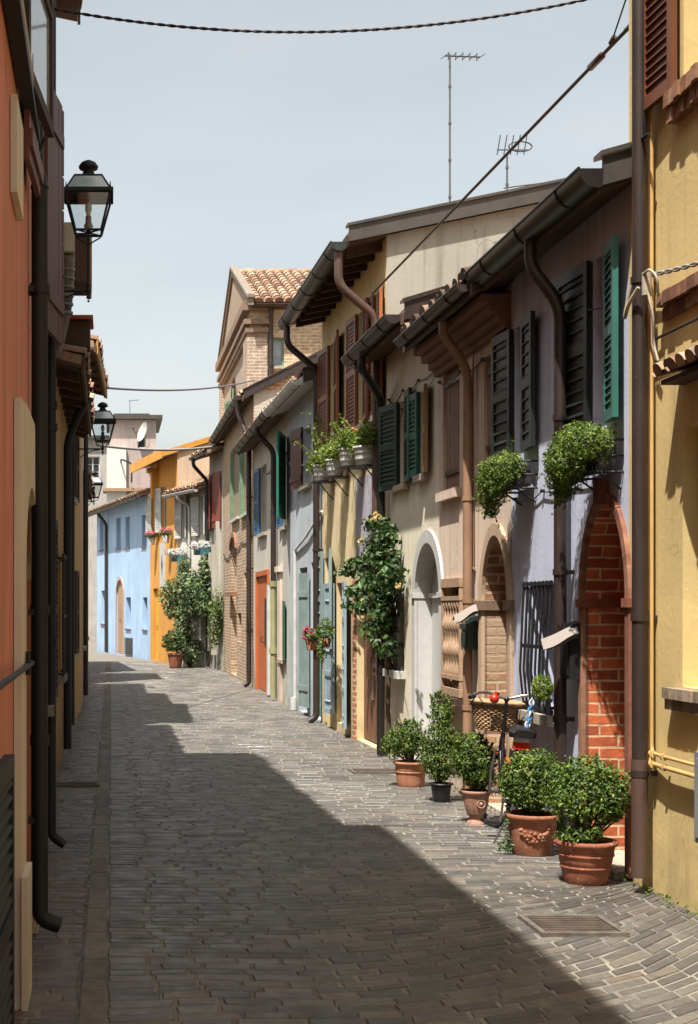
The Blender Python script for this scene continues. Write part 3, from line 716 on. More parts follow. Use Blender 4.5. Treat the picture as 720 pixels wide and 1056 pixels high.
# ---- R8 brick house --------------------------------------------------------
F = Fac(P[30.45], P[38.7])
wq = [O(F, 257, 250, 455, 530, dp=.15), O(F, 247, 240, 462, 535, dp=.15)]
sm1 = O(F, 256, 252, 590, 612, dp=.2); sm2 = O(F, 249, 245, 632, 662, dp=.2)
nc = O(F, 244, 238.5, 575, 690, rise=.3, dp=.25); nc['z0'] = .05; nc['z1'] = 3.4
sm3 = O(F, 247, 244, 545, 560, dp=.2)
R8, F = house('brick_house', 'old brick house with reed blinds and pale green window frames in mid street', P[30.45], P[38.7], 6.15, 4, brick('#b8997c', '#9a7a60', '#c9b8a0', .27, .075, .014), [*wq, sm1, sm2, nc], over=.22, pitch=.5, side_mat=brick('#a8714f', '#bb8f6c', '#c9b8a0', .27, .075, .014, plasterc='#c7beae'), roofk=dict(verge='bronze', tiled=3))
reed = NT('reed_blind'); bz = reed.n('ShaderNodeTexWave', _bands_direction='Z', Scale=14.0); reed.l(reed.pos(), bz.inputs[0]); reed.col(reed.ramp(bz.outputs['Fac'], [(.2, lin('#77624c')), (.7, lin('#b59f82'))])); reed.b.inputs['Roughness'].default_value = .9
pg = painted('#7f9c7c', .6, .3, '#6f7f62')
for o in wq:
    w = window(R8, F, o, reed.m, pg, 0, sill='white', dp=.05); shutter(w, F, o['u1'], .012, .14, o['z0'], o['z1'], 2, 1, pg)
for o in (sm1, sm2): window(R8, F, o, 'glass', 'darkwood', 0, sill=None)
door(R8, F, nc, brick('#b57a58', '#a96c4c', '#c9b196', .2, .07), planks=0, handle=False, name='bricked_niche')
tt_ = simple('terracotta_trim', '#9c6a4c', .9); ni = MB(); arch_ring(ni, F, nc['u0'], nc['u1'], nc['z1']-.3, .3, .12, -.01, .05, n=10); ni.build('niche_arch', tt_, R8); ni = MB(); zz = F.Z(241, 615); F.box(ni, nc['u0']-.25, nc['u1']+.25, .002, .14, zz, zz+.1); ni.build('niche_ledge', tt_, R8)
gutter(F, 0, F.L, .3, 6.12, .09, M['bronze'], R8)
downpipe(F, [(.35, .3, 6.05), (.35, .3, 5.8), (.12, .09, 5.2), (.12, .09, .1), (.12, .2, .04)], .055, M['bronze'], R8, straps=(4, 2.5, 1.2))
R8F = F
# ---- brick tower-like upper house ------------------------------------------
tb = brick('#c9ae90', '#b3957a', '#d2c2a6', .28, .08, .014); tb2 = brick('#a08573', '#b09a88', '#c4b6a4', .28, .08, .014)
TW = empty('tall_brick_house', (3.4, 35.7, 0), 'tall brick house with tiled roof and pediment rising above the brick street front', 'house')
Fs = Fac((3.4, 35.7), (3.4, 44.6), 1); Fn = Fac((3.4, 35.7), (9.6, 35.7), -1)
sw_ = O(Fs, 243.5, 238, 375, 412, rise=.5, dp=.25, lin=1); sw_['z0'] = 5.6; sw_['z1'] = 8.1
nwd = O(Fn, 277, 293, 348, 378, dp=.3)
m = MB(); wall_mesh(m, Fs, Fs.L, 9.2, [sw_]); m.build('wall', tb2, TW)
m = MB(); wall_mesh(m, Fn, Fn.L, 9.2, [nwd], u00=.002); m.build('side_wall', tb, TW); m = MB(); m.face([Fn.P(0.02, -8.9, 0), Fn.P(6.2, -8.9, 0), Fn.P(6.2, -8.9, 9.2), Fn.P(0.02, -8.9, 9.2)]); m.face([Fn.P(6.2, -8.9, 0), Fn.P(6.2, 0, 0), Fn.P(6.2, 0, 9.2), Fn.P(6.2, -8.9, 9.2)]); m.build('back_wall', tb, TW)
w = window(TW, Fs, sw_, 'glass', pg, 0, sill='stone'); shutter(w, Fs, sw_['u1'], .012, .45, sw_['z0'], 7.6, 12, 1, pg); shutter(w, Fs, sw_['u0'], .012, .45, sw_['z0'], 7.6, 12, -1, pg)
window(TW, Fn, nwd, 'paleglass', pg, 0, sill='stone', dp=.12)
cm = MB()   # corner pier and cornice
Fs.box(cm, -.06, .75, .003, .1, -.0, 8.3); Fn.box(cm, -.1, .42, .003, .08, 0, 8.3); cm.build('corner_pier', tb2, TW); cm = MB(); Fs.box(cm, Fs.L-.75, Fs.L, .003, .1, 0, 8.3); cm.build('corner_pier', tb2, TW)
cm = MB()
for w_, z_ in ((.08, 8.3), (.12, 8.42), (.16, 8.62), (.2, 8.95)): Fs.box(cm, -w_, Fs.L+w_, .004, w_, z_, z_+(.12 if z_ < 8.9 else .22)); Fn.box(cm, -.004, .42+w_*.3, .005, w_, z_+.001, z_+(.119 if z_ < 8.9 else .219))
cm.build('cornice', simple('terracotta_cornice', '#8d7562', .9, 0, .3), TW)
za, zr = 9.17, 10.85; ym = 35.7+4.45
pd = MB(); x0, x1 = 3.36, 3.42
pd.face([(x0, 35.7, za), (x0, 44.6, za), (x0, ym, zr-.12)]); pd.build('pediment', plaster('#a08b77', .5), TW)
rk = MB()
for ya, sg in ((35.25, 1), (45.05, -1)):
    dy = (ym-ya); dz = zr-9.02
    rk.obox((3.31, ya, 9.02), (.14, 0, 0), (0, dy, dz), (0, 0, .2)); rk.obox((3.27, ya-sg*.05, 9.2), (.2, 0, 0), (0, dy+sg*.05, dz), (0, 0, .08))
rk.build('raking_cornice', simple('grey_stone_trim', '#8a7d70', .9, 0, .4), TW)
rs_ = MB(); sy = 4.45+.35; sz = 1.68*sy/4.45
rs_.obox((3.44, 35.35, zr-sz-.02), (6.4, 0, 0), (0, sy, sz), (0, 0, .08), .3); rs_.obox((3.44, 44.95, zr-sz-.02), (6.4, 0, 0), (0, -sy, sz), (0, 0, .08), .3)
rf = rs_.build('roof', M['tile'], TW)
tt = MB(); tiles(tt, (3.46, 35.27, zr-sz+.06), (1, 0, 0), (0, sy, sz), 26, 6.4, 12, .42, .105, .06)
for i in range(16): 
    x = 3.5+i*.4; tt.tube([(x, ym, zr+.08), (x+.42, ym, zr+.11)], .1, 8, tone=RND.random())
tt.build('roof_tiles', M['tile'], rf)
pl_ = MB(); pl_.box((3.45, 35.42, 9.0), (9.6, 35.69, 9.1)); pl_.build('eaves_board', M['darkwood'], TW)
downpipe(Fn, [(.5, .2, 9.1), (.5, .2, 8.9), (.5, .09, 8.6), (.5, .09, 3), (.5, .09, 2.8)], .06, M['bronze'], TW, straps=(7.6, 6.4))
gutter(Fn, .05, 6.2, .36, 9.06, .07, M['bronze'], TW)

# ---- the bend --------------------------------------------------------------
PB = [(2.975, 38.7), (2.72, 40.4), (1.94, 42.75), (1.245, 46.7), (-.56, 56.2)]
# R9
F = Fac(PB[0], PB[1]); o9 = O(F, 228, 219, 488, 545, dp=.1); o9['u0'] = .2; o9['u1'] = F.L-.12
R9, F = house('narrow_grey_house', 'narrow grey house with rust red shutters squeezed beside the brick house', PB[0], PB[1], 5.9, 5, plaster('#aaa69c', .5, '#6f6a60'), [o9], over=.45, pitch=.3, roofk=dict(tiled=3, soffit='darkwood'))
rr = painted('#8c4230', .6, .3, '#5d3026'); w = window(R9, F, o9, 'glass', 'white', 0); ml = (o9['u1']-o9['u0'])/2
shutter(w, F, o9['u0'], .015, ml, o9['z0'], o9['z1'], 6, 1, rr, False); shutter(w, F, o9['u1'], .02, ml, o9['z0'], o9['z1'], 12, -1, rr, False)
gutter(F, 0, F.L, .52, 5.82, .07, M['bronze'], R9); downpipe(F, [(F.L-.3, .52, 5.78), (F.L-.3, .52, 5.6), (F.L-.1, .08, 5.2), (F.L-.1, .08, .1), (F.L-.1, .1, .05)], .05, M['black'], R9)
for k, (uu_, z0_, z1_) in enumerate(((.25, 1.6, 4.0), (.8, .4, 3.4), (1.25, .5, 3.2))):
    b_ = MB(); F.box(b_, uu_, uu_+.16, .003, .12, z0_, z1_); b_.build('pilaster', plaster('#bdb6a8', .4), R9)
# R10
F = Fac(PB[1], PB[2]); wq = [O(F, 211, 206, 512, 552, dp=.15), O(F, 192, 188, 512, 555, dp=.15)]; wl = O(F, 213, 207, 625, 660, dp=.15)
R10, F = house('small_white_house', 'small white house with white shutters behind the big climbing plant', PB[1], PB[2], 5.05, 6, plaster('#d6cfc4', .2, '#9a9284'), [*wq, wl], over=.35, pitch=.35, roofk=dict(tiled=6, soffit='darkwood'))
for o in wq: w = window(R10, F, o, 'glass', 'white', 0); shutter(w, F, o['u1'], .012, .3, o['z0'], o['z1'], 20, 1, M['white']); shutter(w, F, o['u0'], .012, .3, o['z0'], o['z1'], 20, -1, M['white'])
w = window(R10, F, wl, 'glass', 'white', 0); shutter(w, F, wl['u0'], .012, .25, wl['z0'], wl['z1'], 60, -1, M['white']); shutter(w, F, wl['u1'], .012, .25, wl['z0'], wl['z1'], 60, 1, M['white'])
gutter(F, -.05, F.L, .42, 4.96, .07, M['white'], R10); um = F.L*.55; downpipe(F, [(um, .42, 4.9), (um, .42, 4.8), (um, .07, 4.6), (um, .07, .3), (um, .09, .1)], .04, M['white'], R10)
R10F = F
# R11
F = Fac(PB[2], PB[3]); yo = plaster('#d2943c', .22, '#a5732e')
wq = [O(F, 171.5, 167, 502, 548, dp=.12), O(F, 161, 157, 508, 550, dp=.12)]; dy_ = O(F, 163.5, 158, 607, 680, dp=.12); dy_['z0'] = .05
R11, F = house('orange_yellow_house', 'tall orange yellow house with white shutters at the bend of the street', PB[2], PB[3], 6.25, 8, yo, [*wq, dy_], over=.55, pitch=.32, side_mat=plaster('#cdb59a', .15), roofk=dict(tiled=0, cover=yo, soffit='soffit', thick=.16))
for o in wq:
    w = window(R11, F, o, 'glass', 'white', 0); shutter(w, F, o['u1'], .012, .5, o['z0'], o['z1'], 8, 1, M['white'])
door(R11, F, dy_, painted('#e9b73c', .5, .1), planks=2)
ws = MB(); u0_, u1_, z0_, z1_ = F.rect(171, 166, 560, 605); F.box(ws, u0_, u1_, .003, .04, z0_, z1_); wsb = ws.build('white_niche_panel', M['white'], R11)
lz = MB(); uc, zc2 = (u0_+u1_)/2, (z0_+z1_)/2; lz.face([F.P(uc-.1, .045, zc2), F.P(uc, .045, zc2-.35), F.P(uc+.1, .045, zc2), F.P(uc, .045, zc2+.35)]); lz.build('diamond_motif', M['black'], wsb)
bx = MB(); F.box(bx, -.5, F.L+.3, .552, .6, 6.02, 6.3); bx.build('orange_eaves_board', yo, R11)
c_ = MB(); u = F.U(163); F.box(c_, u-.12, u+.12, .003, .35, 5.9, 6.05); F.box(c_, u-.1, u+.1, .003, .22, 5.1, 5.9); c_.build('bracket', yo, R11)
R11F = F
# R12
F = Fac(PB[3], PB[4]); blu = plaster('#a3bedc', .22, '#7b8ea5')
ops = []
for pa, pb, t, b in ((151, 146.5, 531, 563), (134, 129.5, 533, 564), (124.5, 120, 534, 565), (107, 103, 536, 567), (152, 147.5, 616, 649), (135, 130, 616, 648), (108.5, 104.5, 609, 643)): ops.append(O(F, pa, pb, t, b, dp=.3))
od = O(F, 127.5, 120.5, 598, 678, rise=.5, dp=.07); od['z0'] = .05
R12, F = house('blue_house', 'sky blue house with small square windows and an arched wooden door at the far bend', PB[3], PB[4], 5.35, 8, blu, ops+[od], over=.35, pitch=.3, roofk=dict(tiled=5, soffit='soffit'))
for o in ops: window(R12, F, o, painted('#94aecb', .5, .15), painted('#88a4c4', .5, .15), 1, dp=.26); 
for o in ops:
    s = MB(); F.box(s, o['u0']-.03, o['u1']+.03, -.1, .04, o['z0']-.06, o['z0']-.005); s.build('sill', simple('terracotta_sill', '#7d5c58', .9), R12)
door(R12, F, od, wood('#b59172', .7, '#7b5c46'), planks=3)
ar = MB(); arch_ring(ar, F, od['u0'], od['u1'], od['z1']-.5, .5, .12, -.01, .03, z0=.0, n=12); ar.build('arch_surround', simple('pale_trim', '#c0a695', .9), R12)
u0_, u1_, z0_, z1_ = F.rect(137, 129.5, 657, 675); gv = MB(); 
for i in range(9): F.box(gv, u0_, u1_, .004, .05, z0_+i*(z1_-z0_)/9, z0_+(i+.6)*(z1_-z0_)/9)
gv.build('vent_grille', M['zinc'], R12)
u = F.U(110, .08); downpipe(F, [(u, .4, 5.3), (u, .4, 5.15), (u+.1, .08, 4.8), (u+.1, .08, .1), (u+.1, .1, .05)], .06, M['bronze'], R12)
gutter(F, 0, F.L, .42, 5.25, .08, M['bronze'], R12)
R12F = F

# thin service cables clipped along the right-hand facades
def wall_cable(root, F, z0, z1, u0, u1, sag=.05, r=.006, mat=None):
    m = MB(); n = 14; k = 3
    for j in range(k):
        a, b = u0+(u1-u0)*j/k, u0+(u1-u0)*(j+1)/k; za, zb = z0+(z1-z0)*j/k, z0+(z1-z0)*(j+1)/k
        m.tube([F.P(a+(b-a)*i/n, .018, za+(zb-za)*i/n-sag*4*(i/n)*(1-i/n)*(.6+.5*((j*7) % 3))) for i in range(n+1)], r, 5, False)
        F.box(m, b-.012, b+.012, 0, .03, zb-.012, zb+.012)
    m.build('service_cable', mat or M['darkpipe'], root)
wall_cable(R3, R3F, 3.72, 3.8, .05, 2.4, .04); wall_cable(R4, R4F, 3.95, 3.98, .05, 2.3, .05); wall_cable(R4, R4F, 3.9, 3.7, .05, 2.3, .1, .004)
wall_cable(R5, R5F, 3.62, 3.7, .2, 4.4, .05); wall_cable(R6, R6F, 3.9, 4.1, .1, 3.3, .1, .012, M['white']); wall_cable(R7, R7F, 4.3, 4.35, .1, 5.8, .1, .01)
wall_cable(R8, R8F, 3.2, 3.1, .1, 7.9, .12, .012); wall_cable(R2, R2F, 2.52, 2.5, .3, 2.4, .03, .005)
# ======================================================================= LEFT SIDE
red = plaster('#d68a70', .4, '#8f5a48')
A1, B1 = (-.375, -3.0), (-.41, 7.85)
F = Fac(A1, B1, -1)
ld = dict(u0=F.U(19), u1=F.U(32), z0=.02, z1=2.22, rise=.42, dp=.2)
ls = dict(u0=F.U(-48), u1=F.U(-24), z0=.15, z1=1.15, dp=.15)
lt = dict(u0=F.U(-8), u1=F.U(17), z0=3.95, z1=5.0, dp=.2)
L1, F = house('terracotta_house', 'terracotta red plastered house with a cream arched door surround nearest on the left', A1, B1, 8.3, 6, red, [ld, ls, lt], side=-1, over=.28, pitch=.2, roofk=dict(soffit='soffit', far=.05))
cream = plaster('#ddd0ba', .25, '#978973')
door(L1, F, ld, wood('#8b7760', .7), planks=3)
m = MB(); a, b, sp = ld['u0'], ld['u1'], 1.8
pts = arch_pts(a, b, sp, .42); top = 2.52; wl_, wr_ = a-.35, min(b+.12, F.L)
for (ua, za), (ub, zb) in zip(pts, pts[1:]): m.face([F.P(ua, .035, za), F.P(ub, .035, zb), F.P(ub, .035, top), F.P(ua, .035, top)]); m.face([F.P(ua, .035, za), F.P(ub, .035, zb), F.P(ub, -.02, zb), F.P(ua, -.02, za)])
F.box(m, wl_, a, .003, .035, 0, top); F.box(m, b, wr_, .003, .035, 0, top); F.box(m, a, b, .003, .034, top-.002, top+.03)
m.build('door_surround', cream, L1)
m = MB(); F.box(m, wl_-.03, a-.002, .036, .06, 0, .55); m.build('plinth_block', cream, L1)
m = MB(); F.box(m, b+.01, wr_, .036, .08, 1.55, 1.95); m.build('stone_corbel', cream, L1)
w = window(L1, F, ls, 'dark', 'darkwood', 0)
shutter(w, F, ls['u1'], .02, F.U(-5)-F.U(-24), ls['z0']-.1, 1.15, 1, 1, M['black'])
m = MB(); z = F.Z(20, 693, .05); m.tube([F.P(F.U(-8, .05), .05, z), F.P(F.U(33, .05), .05, z)], .013, 6); m.tube([F.P(F.U(29, .05), .05, z-.04), F.P(F.U(29, .05), .05, z+.06)], .011, 6); F.box(m, F.U(31)-.02, F.U(31)+.02, 0, .06, z-.03, z+.03)
m.build('iron_stay_bar', M['black'], L1)
w = window(L1, F, lt, 'glass', 'darkwood', 1, sill='stone')
cas = MB(); o = F.P(lt['u1'], .02, 3.93); e = F.d*cos(R(5))+F.n*sin(R(5)); nn = (-F.d*sin(R(5))+F.n*cos(R(5)))*.035; up = Vector((0, 0, 1)); W_ = .85
for (x, z, dx, dz) in ((0, 0, .06, 1.25), (W_-.06, 0, .06, 1.25), (.06, 0, W_-.12, .06), (.06, 1.19, W_-.12, .06), (.06, .55, W_-.12, .03)): cas.obox(o+e*x+up*z, e*dx, nn, up*dz)
cas.build('casement', M['darkwood'], w)
gl = MB(); gl.obox(o+e*.05+up*.05+nn*.4, e*(W_-.1), nn*.2, up*1.15); gl.build('casement_glass', simple('painted_reflection_glass', '#b9c6cc', .08), w)  # pale base colour paints the sky's reflection into the pane
m = MB(); zb = 3.85
F.box(m, lt['u0'], lt['u1']+.85, .01, .07, zb, zb+.03)
for k in range(1): u = lt['u1']+.75; m.tube([F.P(u, .0, zb-.08), F.P(u, .07, zb), F.P(u, .09, zb+.05)], .008, 6)
m.build('iron_shelf_bracket', M['black'], L1)
m = leaf(F, F.U(20), .02, .6, F.Z(30, 215), F.Z(30, 118), 2, 1, False); m.build('lower_shutter', wood('#7a4630', .6), L1)
m = MB(); F.box(m, F.U(10), F.U(17), .003, .03, F.Z(14, 215), F.Z(14, 118)); m.build('cream_trim', cream, L1)
uq = F.U(40, .05)
m = MB(); m.tube(smooth_path([F.P(uq, .055, 3.72), F.P(uq, .055, .13), F.P(uq+.02, .15, .09)], rad=.08), .041, 14); m.tube([F.P(uq, .055, 3.72), F.P(uq, .055, 3.84)], [.047, .012], 14)
for z in (3.2, .98, 1.62): m.tube([F.P(uq, .055, z), F.P(uq, .055, z+.05)], .048, 14)
m.tube([F.P(uq, .055, 3.8), F.P(uq, .055, 8.2)], .016, 8)
d1 = m.build('downpipe', M['black'], L1)
m = MB()
for z in (3.2, 1.62, .6): F.box(m, uq-.05, uq+.05, 0, .03, z, z+.03)
m.build('pipe_clamp', M['black'], d1)
L1F = F
# L2
F = Fac((-.413, 7.87), (-.54, 13.7), -1)
lw2 = dict(u0=3.2, u1=3.9, z0=1.0, z1=2.1, dp=.15); lw2b = dict(u0=1.8, u1=2.5, z0=1.0, z1=2.3, dp=.15)
L2, F = house('tall_brown_house', 'tall brown plastered house with a dark red shutter carrying the nearest wall lantern', (-.413, 7.87), (-.54, 13.7), 7.25, 6, plaster('#a17c5b', .5, '#5c4d40'), [lw2, lw2b], side=-1, over=.22, pitch=.2, roofk=dict(near=0, far=.03, tiled=2))
w = window(L2, F, lw2, 'glass', 'darkwood', 1, sill='stone2'); grille(w, F, lw2['u0'], lw2['u1'], lw2['z0'], lw2['z1'], 5, .05)
w = window(L2, F, lw2b, 'glass', 'darkwood', 1, sill='stone2'); shutter(w, F, lw2b['u1'], .02, .38, lw2b['z0'], lw2b['z1'], 4, 1, M['darkwood'])
lf = leaf(F, F.U(42.5), .015, .55, 3.4, 4.98, 9, 1, False); ts = lf.build('tall_shutter', wood('#6b3a30', .6), L2)
m = MB(); e2 = F.d*cos(R(9))+F.n*sin(R(9))
for i in range(7): z = 3.42+i*.222; m.obox(F.P(F.U(42.5), .015, z)+e2*.552, e2*.04, F.n*.03, up*.205)
m.build('edge_boards', painted('#6a3f44', .6, .2), ts)
ue = F.L
m = MB(); F.box(m, 5.0, 5.6, .05, .33, 4.55, 4.98); bx_ = m.build('eaves_box', M['soffit'], L2)
m = MB(); F.box(m, 5.05, 5.64, .332, .35, 4.53, 5.0); m.build('box_edge_board', wood('#b98a48', .7, '#7a5526'), bx_)
m = MB(); F.box(m, 4.2, 4.5, .0, .2, 4.62, 4.86); m.build('plaster_block', plaster('#c9bfa6', .6, '#7d7360'), L2)
m = MB(); m.tube(smooth_path([F.P(4.3, .14, 4.6), F.P(4.4, .12, 4.2), F.P(4.75, .03, 3.9)], rad=.15), .062, 12)
for k in range(6): z = 4.5-k*.07; m.tube([F.P(4.32+.01*k, .135-.004*k, z), F.P(4.32+.01*k, .135-.004*k, z-.02)], .07, 12)
m.build('flue_elbow', simple('galvanised', '#86817a', .5, .5), L2)
m = MB(); uq = F.U(51.5, .04); m.tube(smooth_path([F.P(uq, .05, 7.0), F.P(uq, .05, .12), F.P(uq, .14, .06)], rad=.07), .032, 10)
for z in (3.0, 2.85, 1.4): m.tube([F.P(uq, .05, z), F.P(uq, .05, z+.05)], .042, 10)
m.build('downpipe', M['black'], L2)
m = MB(); u = F.U(54.2); m.tube([F.P(u-.3, .02, .3), F.P(u-.3, .02, 2.4)], .012, 6); m.build('pale_conduit', M['stone'], L2)
L2F = F
# L3
A3, B3 = (-.545, 13.72), (-.55, 19.0); F = Fac(A3, B3, -1)
lw3 = dict(u0=1.2, u1=2.0, z0=.95, z1=2.2, dp=.15); lw3b = dict(u0=3.2, u1=4.1, z0=.02, z1=2.2, dp=.15)
L3, F = house('ochre_brown_house', 'low ochre brown house with rough tiled eaves just beyond the nearest wall lantern', A3, B3, 4.0, 5, plaster('#b58b54', .5, '#75603f'), [lw3, lw3b], side=-1, over=.26, pitch=.25, roofk=dict(tiled=3, near=0, far=.0))
w = window(L3, F, lw3, 'glass', 'darkwood', 1, sill='stone2'); grille(w, F, lw3['u0'], lw3['u1'], lw3['z0'], lw3['z1'], 5, .05)
door(L3, F, lw3b, wood('#5d4632', .8), planks=6)
rafters(L3, F, .1, F.L, 9, 4.0, .26, .25, 'soffit', .09)
m = MB(); F.box(m, .15, .6, .05, .34, 4.15, 4.4)
cb = m.build('eaves_pocket', M['soffit'], L3); m = MB(); m.obox(F.P(.1, .06, 4.41), F.d*.55, F.n*.31, (0, 0, .035), .2); m.build('clay_cap', simple('clay_cap', '#b8603c', .85), cb)
m = MB(); uq = 2.4; m.tube(smooth_path([F.P(uq, .3, 4.0), F.P(uq, .2, 3.85), F.P(uq, .06, 3.5), F.P(uq, .06, .1)], rad=.1), .045, 10); m.build('downpipe', M['black'], L3)
# L5
A5, B5 = (-.6, 19.1), (-.49, 23.2); F = Fac(A5, B5, -1)
l5 = [dict(u0=1.0, u1=1.8, z0=1.0, z1=2.2, dp=.15), dict(u0=1.0, u1=1.8, z0=3.2, z1=4.2, dp=.15)]
L5, F = house('warm_yellow_house', 'warm yellow house with jutting eaves carrying the second wall lantern on the left', A5, B5, 5.15, 5, plaster('#d0a560', .3, '#8c7048'), l5, side=-1, over=.37, pitch=.25, roofk=dict(tiled=3, near=.02, far=.02))
for o in l5: w = window(L5, F, o, 'glass', 'white', 1, sill='stone'); shutter(w, F, o['u1'], .012, .4, o['z0'], o['z1'], 4, 1, M['darkwood']); shutter(w, F, o['u0'], .012, .4, o['z0'], o['z1'], 4, -1, M['darkwood'])
rafters(L5, F, .1, F.L, 6, 5.2, .37, .25, 'soffit', .09)
m = MB(); F.box(m, 0, F.L, .399, .425, 5.0, 5.22); m.build('yellow_eaves_board', wood('#c4924a', .7, '#8a6330'), L5)
m = MB(); m.tube([F.P(.35, .05, 5.0), F.P(.35, .05, .1)], .05, 10); m.build('downpipe', M['black'], L5)
A6, B6 = (-.5, 23.22), (-.51, 26.2); F = Fac(A6, B6, -1)
l6 = [dict(u0=1.5, u1=2.3, z0=1.0, z1=2.2, dp=.15)]
L6, F = house('pale_rose_house', 'pale rose plastered house directly beyond the warm yellow house on the left', A6, B6, 5.25, 5, plaster('#c4a592', .35, '#7f6a59'), l6, side=-1, over=.1, pitch=.2, roofk=dict(tiled=2))
window(L6, F, l6[0], 'glass', 'white', 1, sill='stone')
m = MB(); m.tube([F.P(2.9, .05, 4.8), F.P(2.9, .05, .1)], .045, 10); m.build('downpipe', M['bronze'], L6)
A6, B6 = (-.52, 26.22), (-.53, 30.3); F = Fac(A6, B6, -1)
l6 = [dict(u0=1.5, u1=2.3, z0=1.0, z1=2.2, dp=.15)]
L4, F = house('low_tan_house', 'low tan house under the smallest wall lantern on the left', A6, B6, 3.95, 5, plaster('#b59b78', .35, '#7f6a59'), l6, side=-1, over=.1, pitch=.2, roofk=dict(tiled=2))
window(L4, F, l6[0], 'glass', 'white', 1, sill='stone')
A7, B7 = (-.56, 31.8), (-.6, 34.8); F = Fac(A7, B7, -1)
l7 = [dict(u0=1.5, u1=2.3, z0=1.0, z1=2.2, dp=.15)]
L7, F = house('grey_cottage', 'grey beige house on the left, opposite the brick house', A7, B7, 6.0, 5, plaster('#b3a690', .35, '#75604f'), l7, side=-1, over=.1, pitch=.2, roofk=dict(tiled=2))
window(L7, F, l7[0], 'glass', 'white', 1, sill='stone')
A8, B8 = (-.66, 36.8), (-1.15, 43.8); F = Fac(A8, B8, -1)
L8, F = house('faded_cottage', 'faded low cottage, last on the left before the bend', A8, B8, 4.5, 5, plaster('#b59a78', .35, '#75604f'), [], side=-1, over=.08, pitch=.2, roofk=dict(tiled=2))
# far background buildings
A9, B9 = (-.72, 70), (-2.1, 92)
F = Fac((-.8, 64), (-1.45, 88), 1)
F9 = Fac((-.85, 66), (-1.9, 88), -1)
BG = empty('far_grey_house', (-1.2, 88, 0), 'pale grey house seen between the left houses and the blue house', 'house')
Fb = Fac((-2.6, 90), (.6, 84), -1)
m = MB(); op = [dict(u0=.55, u1=1.0, z0=5.3, z1=7.6, dp=.2), dict(u0=.75, u1=1.1, z0=1.2, z1=3.6, dp=.2)]; wall_mesh(m, Fb, Fb.L, 9.5, [])
Fb.box(m, 0, Fb.L, -6, -.01, -.1, 9.49); m.build('wall', plaster('#b9b4a8', .25), BG)
for k, (a_, b_, c_, d_) in enumerate(((1.35, 1.75, 5.2, 7.6), (1.35, 1.7, 1.6, 4.4))):
    m = MB(); Fb.box(m, a_, b_, .01, .05, c_, d_); m.build('window', painted('#8f938a', .6, .1), BG)
m = MB(); m.obox(Fb.P(-.3, .3, 9.5), Fb.d*(Fb.L+.6), Fb.n*-6.8, (0, 0, .25)); m.build('roof', M['tile'], BG)
PK = empty('far_pink_house', (-3.2, 80, 0), 'dusty pink house in front of the far grey house at the left of the bend', 'house')
Fp = Fac((-4.4, 80), (-1.38, 80), -1); m = MB(); wall_mesh(m, Fp, Fp.L, 8.6, []); Fp.box(m, 0, Fp.L, -5, -.01, -.1, 8.59); m.build('wall', plaster('#c08f82', .25), PK)
m = MB(); Fp.box(m, Fp.L-.75, Fp.L-.4, .01, .05, 5, 7); m.build('window', painted('#6d6660', .6, .1), PK)
m = MB(); m.obox(Fp.P(-.3, .3, 8.6), Fp.d*(Fp.L+.5), Fp.n*-5.6, (0, 0, .25)); m.build('roof', M['tile'], PK)
# tall pale block with flat roof
TB = empty('tall_pale_block', (1, 70, 0), 'tall pale pink block with a flat dark cap roof behind the blue house', 'building')
Ft = Fac((-.1, 70), (2.15, 70), -1); o1 = dict(u0=1.35, u1=1.75, z0=9.4, z1=10.2, dp=.2)
m = MB(); wall_mesh(m, Ft, Ft.L, 10.75, [o1]); Ft.box(m, 0, Ft.L, -5, -.25, -.1, 10.74); Ft.box(m, 0, .02, -.25, -.002, -.1, 10.73); Ft.box(m, Ft.L-.02, Ft.L, -.25, -.002, -.1, 10.73)
m.build('wall', plaster('#b3a39c', .35, '#6a5f5a'), TB); window(TB, Ft, o1, 'glass', 'white', 0)
m = MB(); Ft.box(m, -.15, Ft.L+.3, -5.3, .35, 10.76, 10.95); Ft.box(m, .2, Ft.L-.3, -4.5, -.3, 10.96, 11.1); m.build('roof', M['zinc'], TB)
m = MB(); Ft.box(m, -.12, .8, .02, 1.2, -.1, 9.35); m.build('white_annex', plaster('#d2cfc9', .15), TB)
m = MB(); Ft.box(m, .801, 2.4, .03, 1.0, -.1, 9.2); m.build('pink_annex', plaster('#ab9a96', .3), TB)
m = MB(); Ft.box(m, -.3, 2.6, .0, 1.5, 7.2, 7.35); m.build('annex_roof', M['tile'], TB)
m = MB(); m.tube(smooth_path([Ft.P(.55, 1.2, 8.6), Ft.P(.55, 1.6, 8.7), Ft.P(1.05, 1.6, 8.5), Ft.P(1.05, 1.6, 7.6)], rad=.15), .04, 8); m.build('vent_pipe', M['black'], TB)
GB = empty('far_left_grey_block', (-.8, 75, 0), 'grey block with a wide window behind the second wall lantern', 'building')
Fg = Fac((-2.2, 74), (-.12, 74), -1); o1 = dict(u0=.9, u1=1.6, z0=8.2, z1=9.4, dp=.2)
m = MB(); wall_mesh(m, Fg, Fg.L, 10.3, [o1]); Fg.box(m, 0, Fg.L, -4, -.25, -.1, 10.29); m.build('wall', plaster('#a9a5a0', .3), GB); window(GB, Fg, o1, 'glass', 'white', 1)
m = MB(); Fg.box(m, -.1, Fg.L+.1, -4.1, .3, 10.3, 10.45); m.build('roof', M['zinc'], GB)
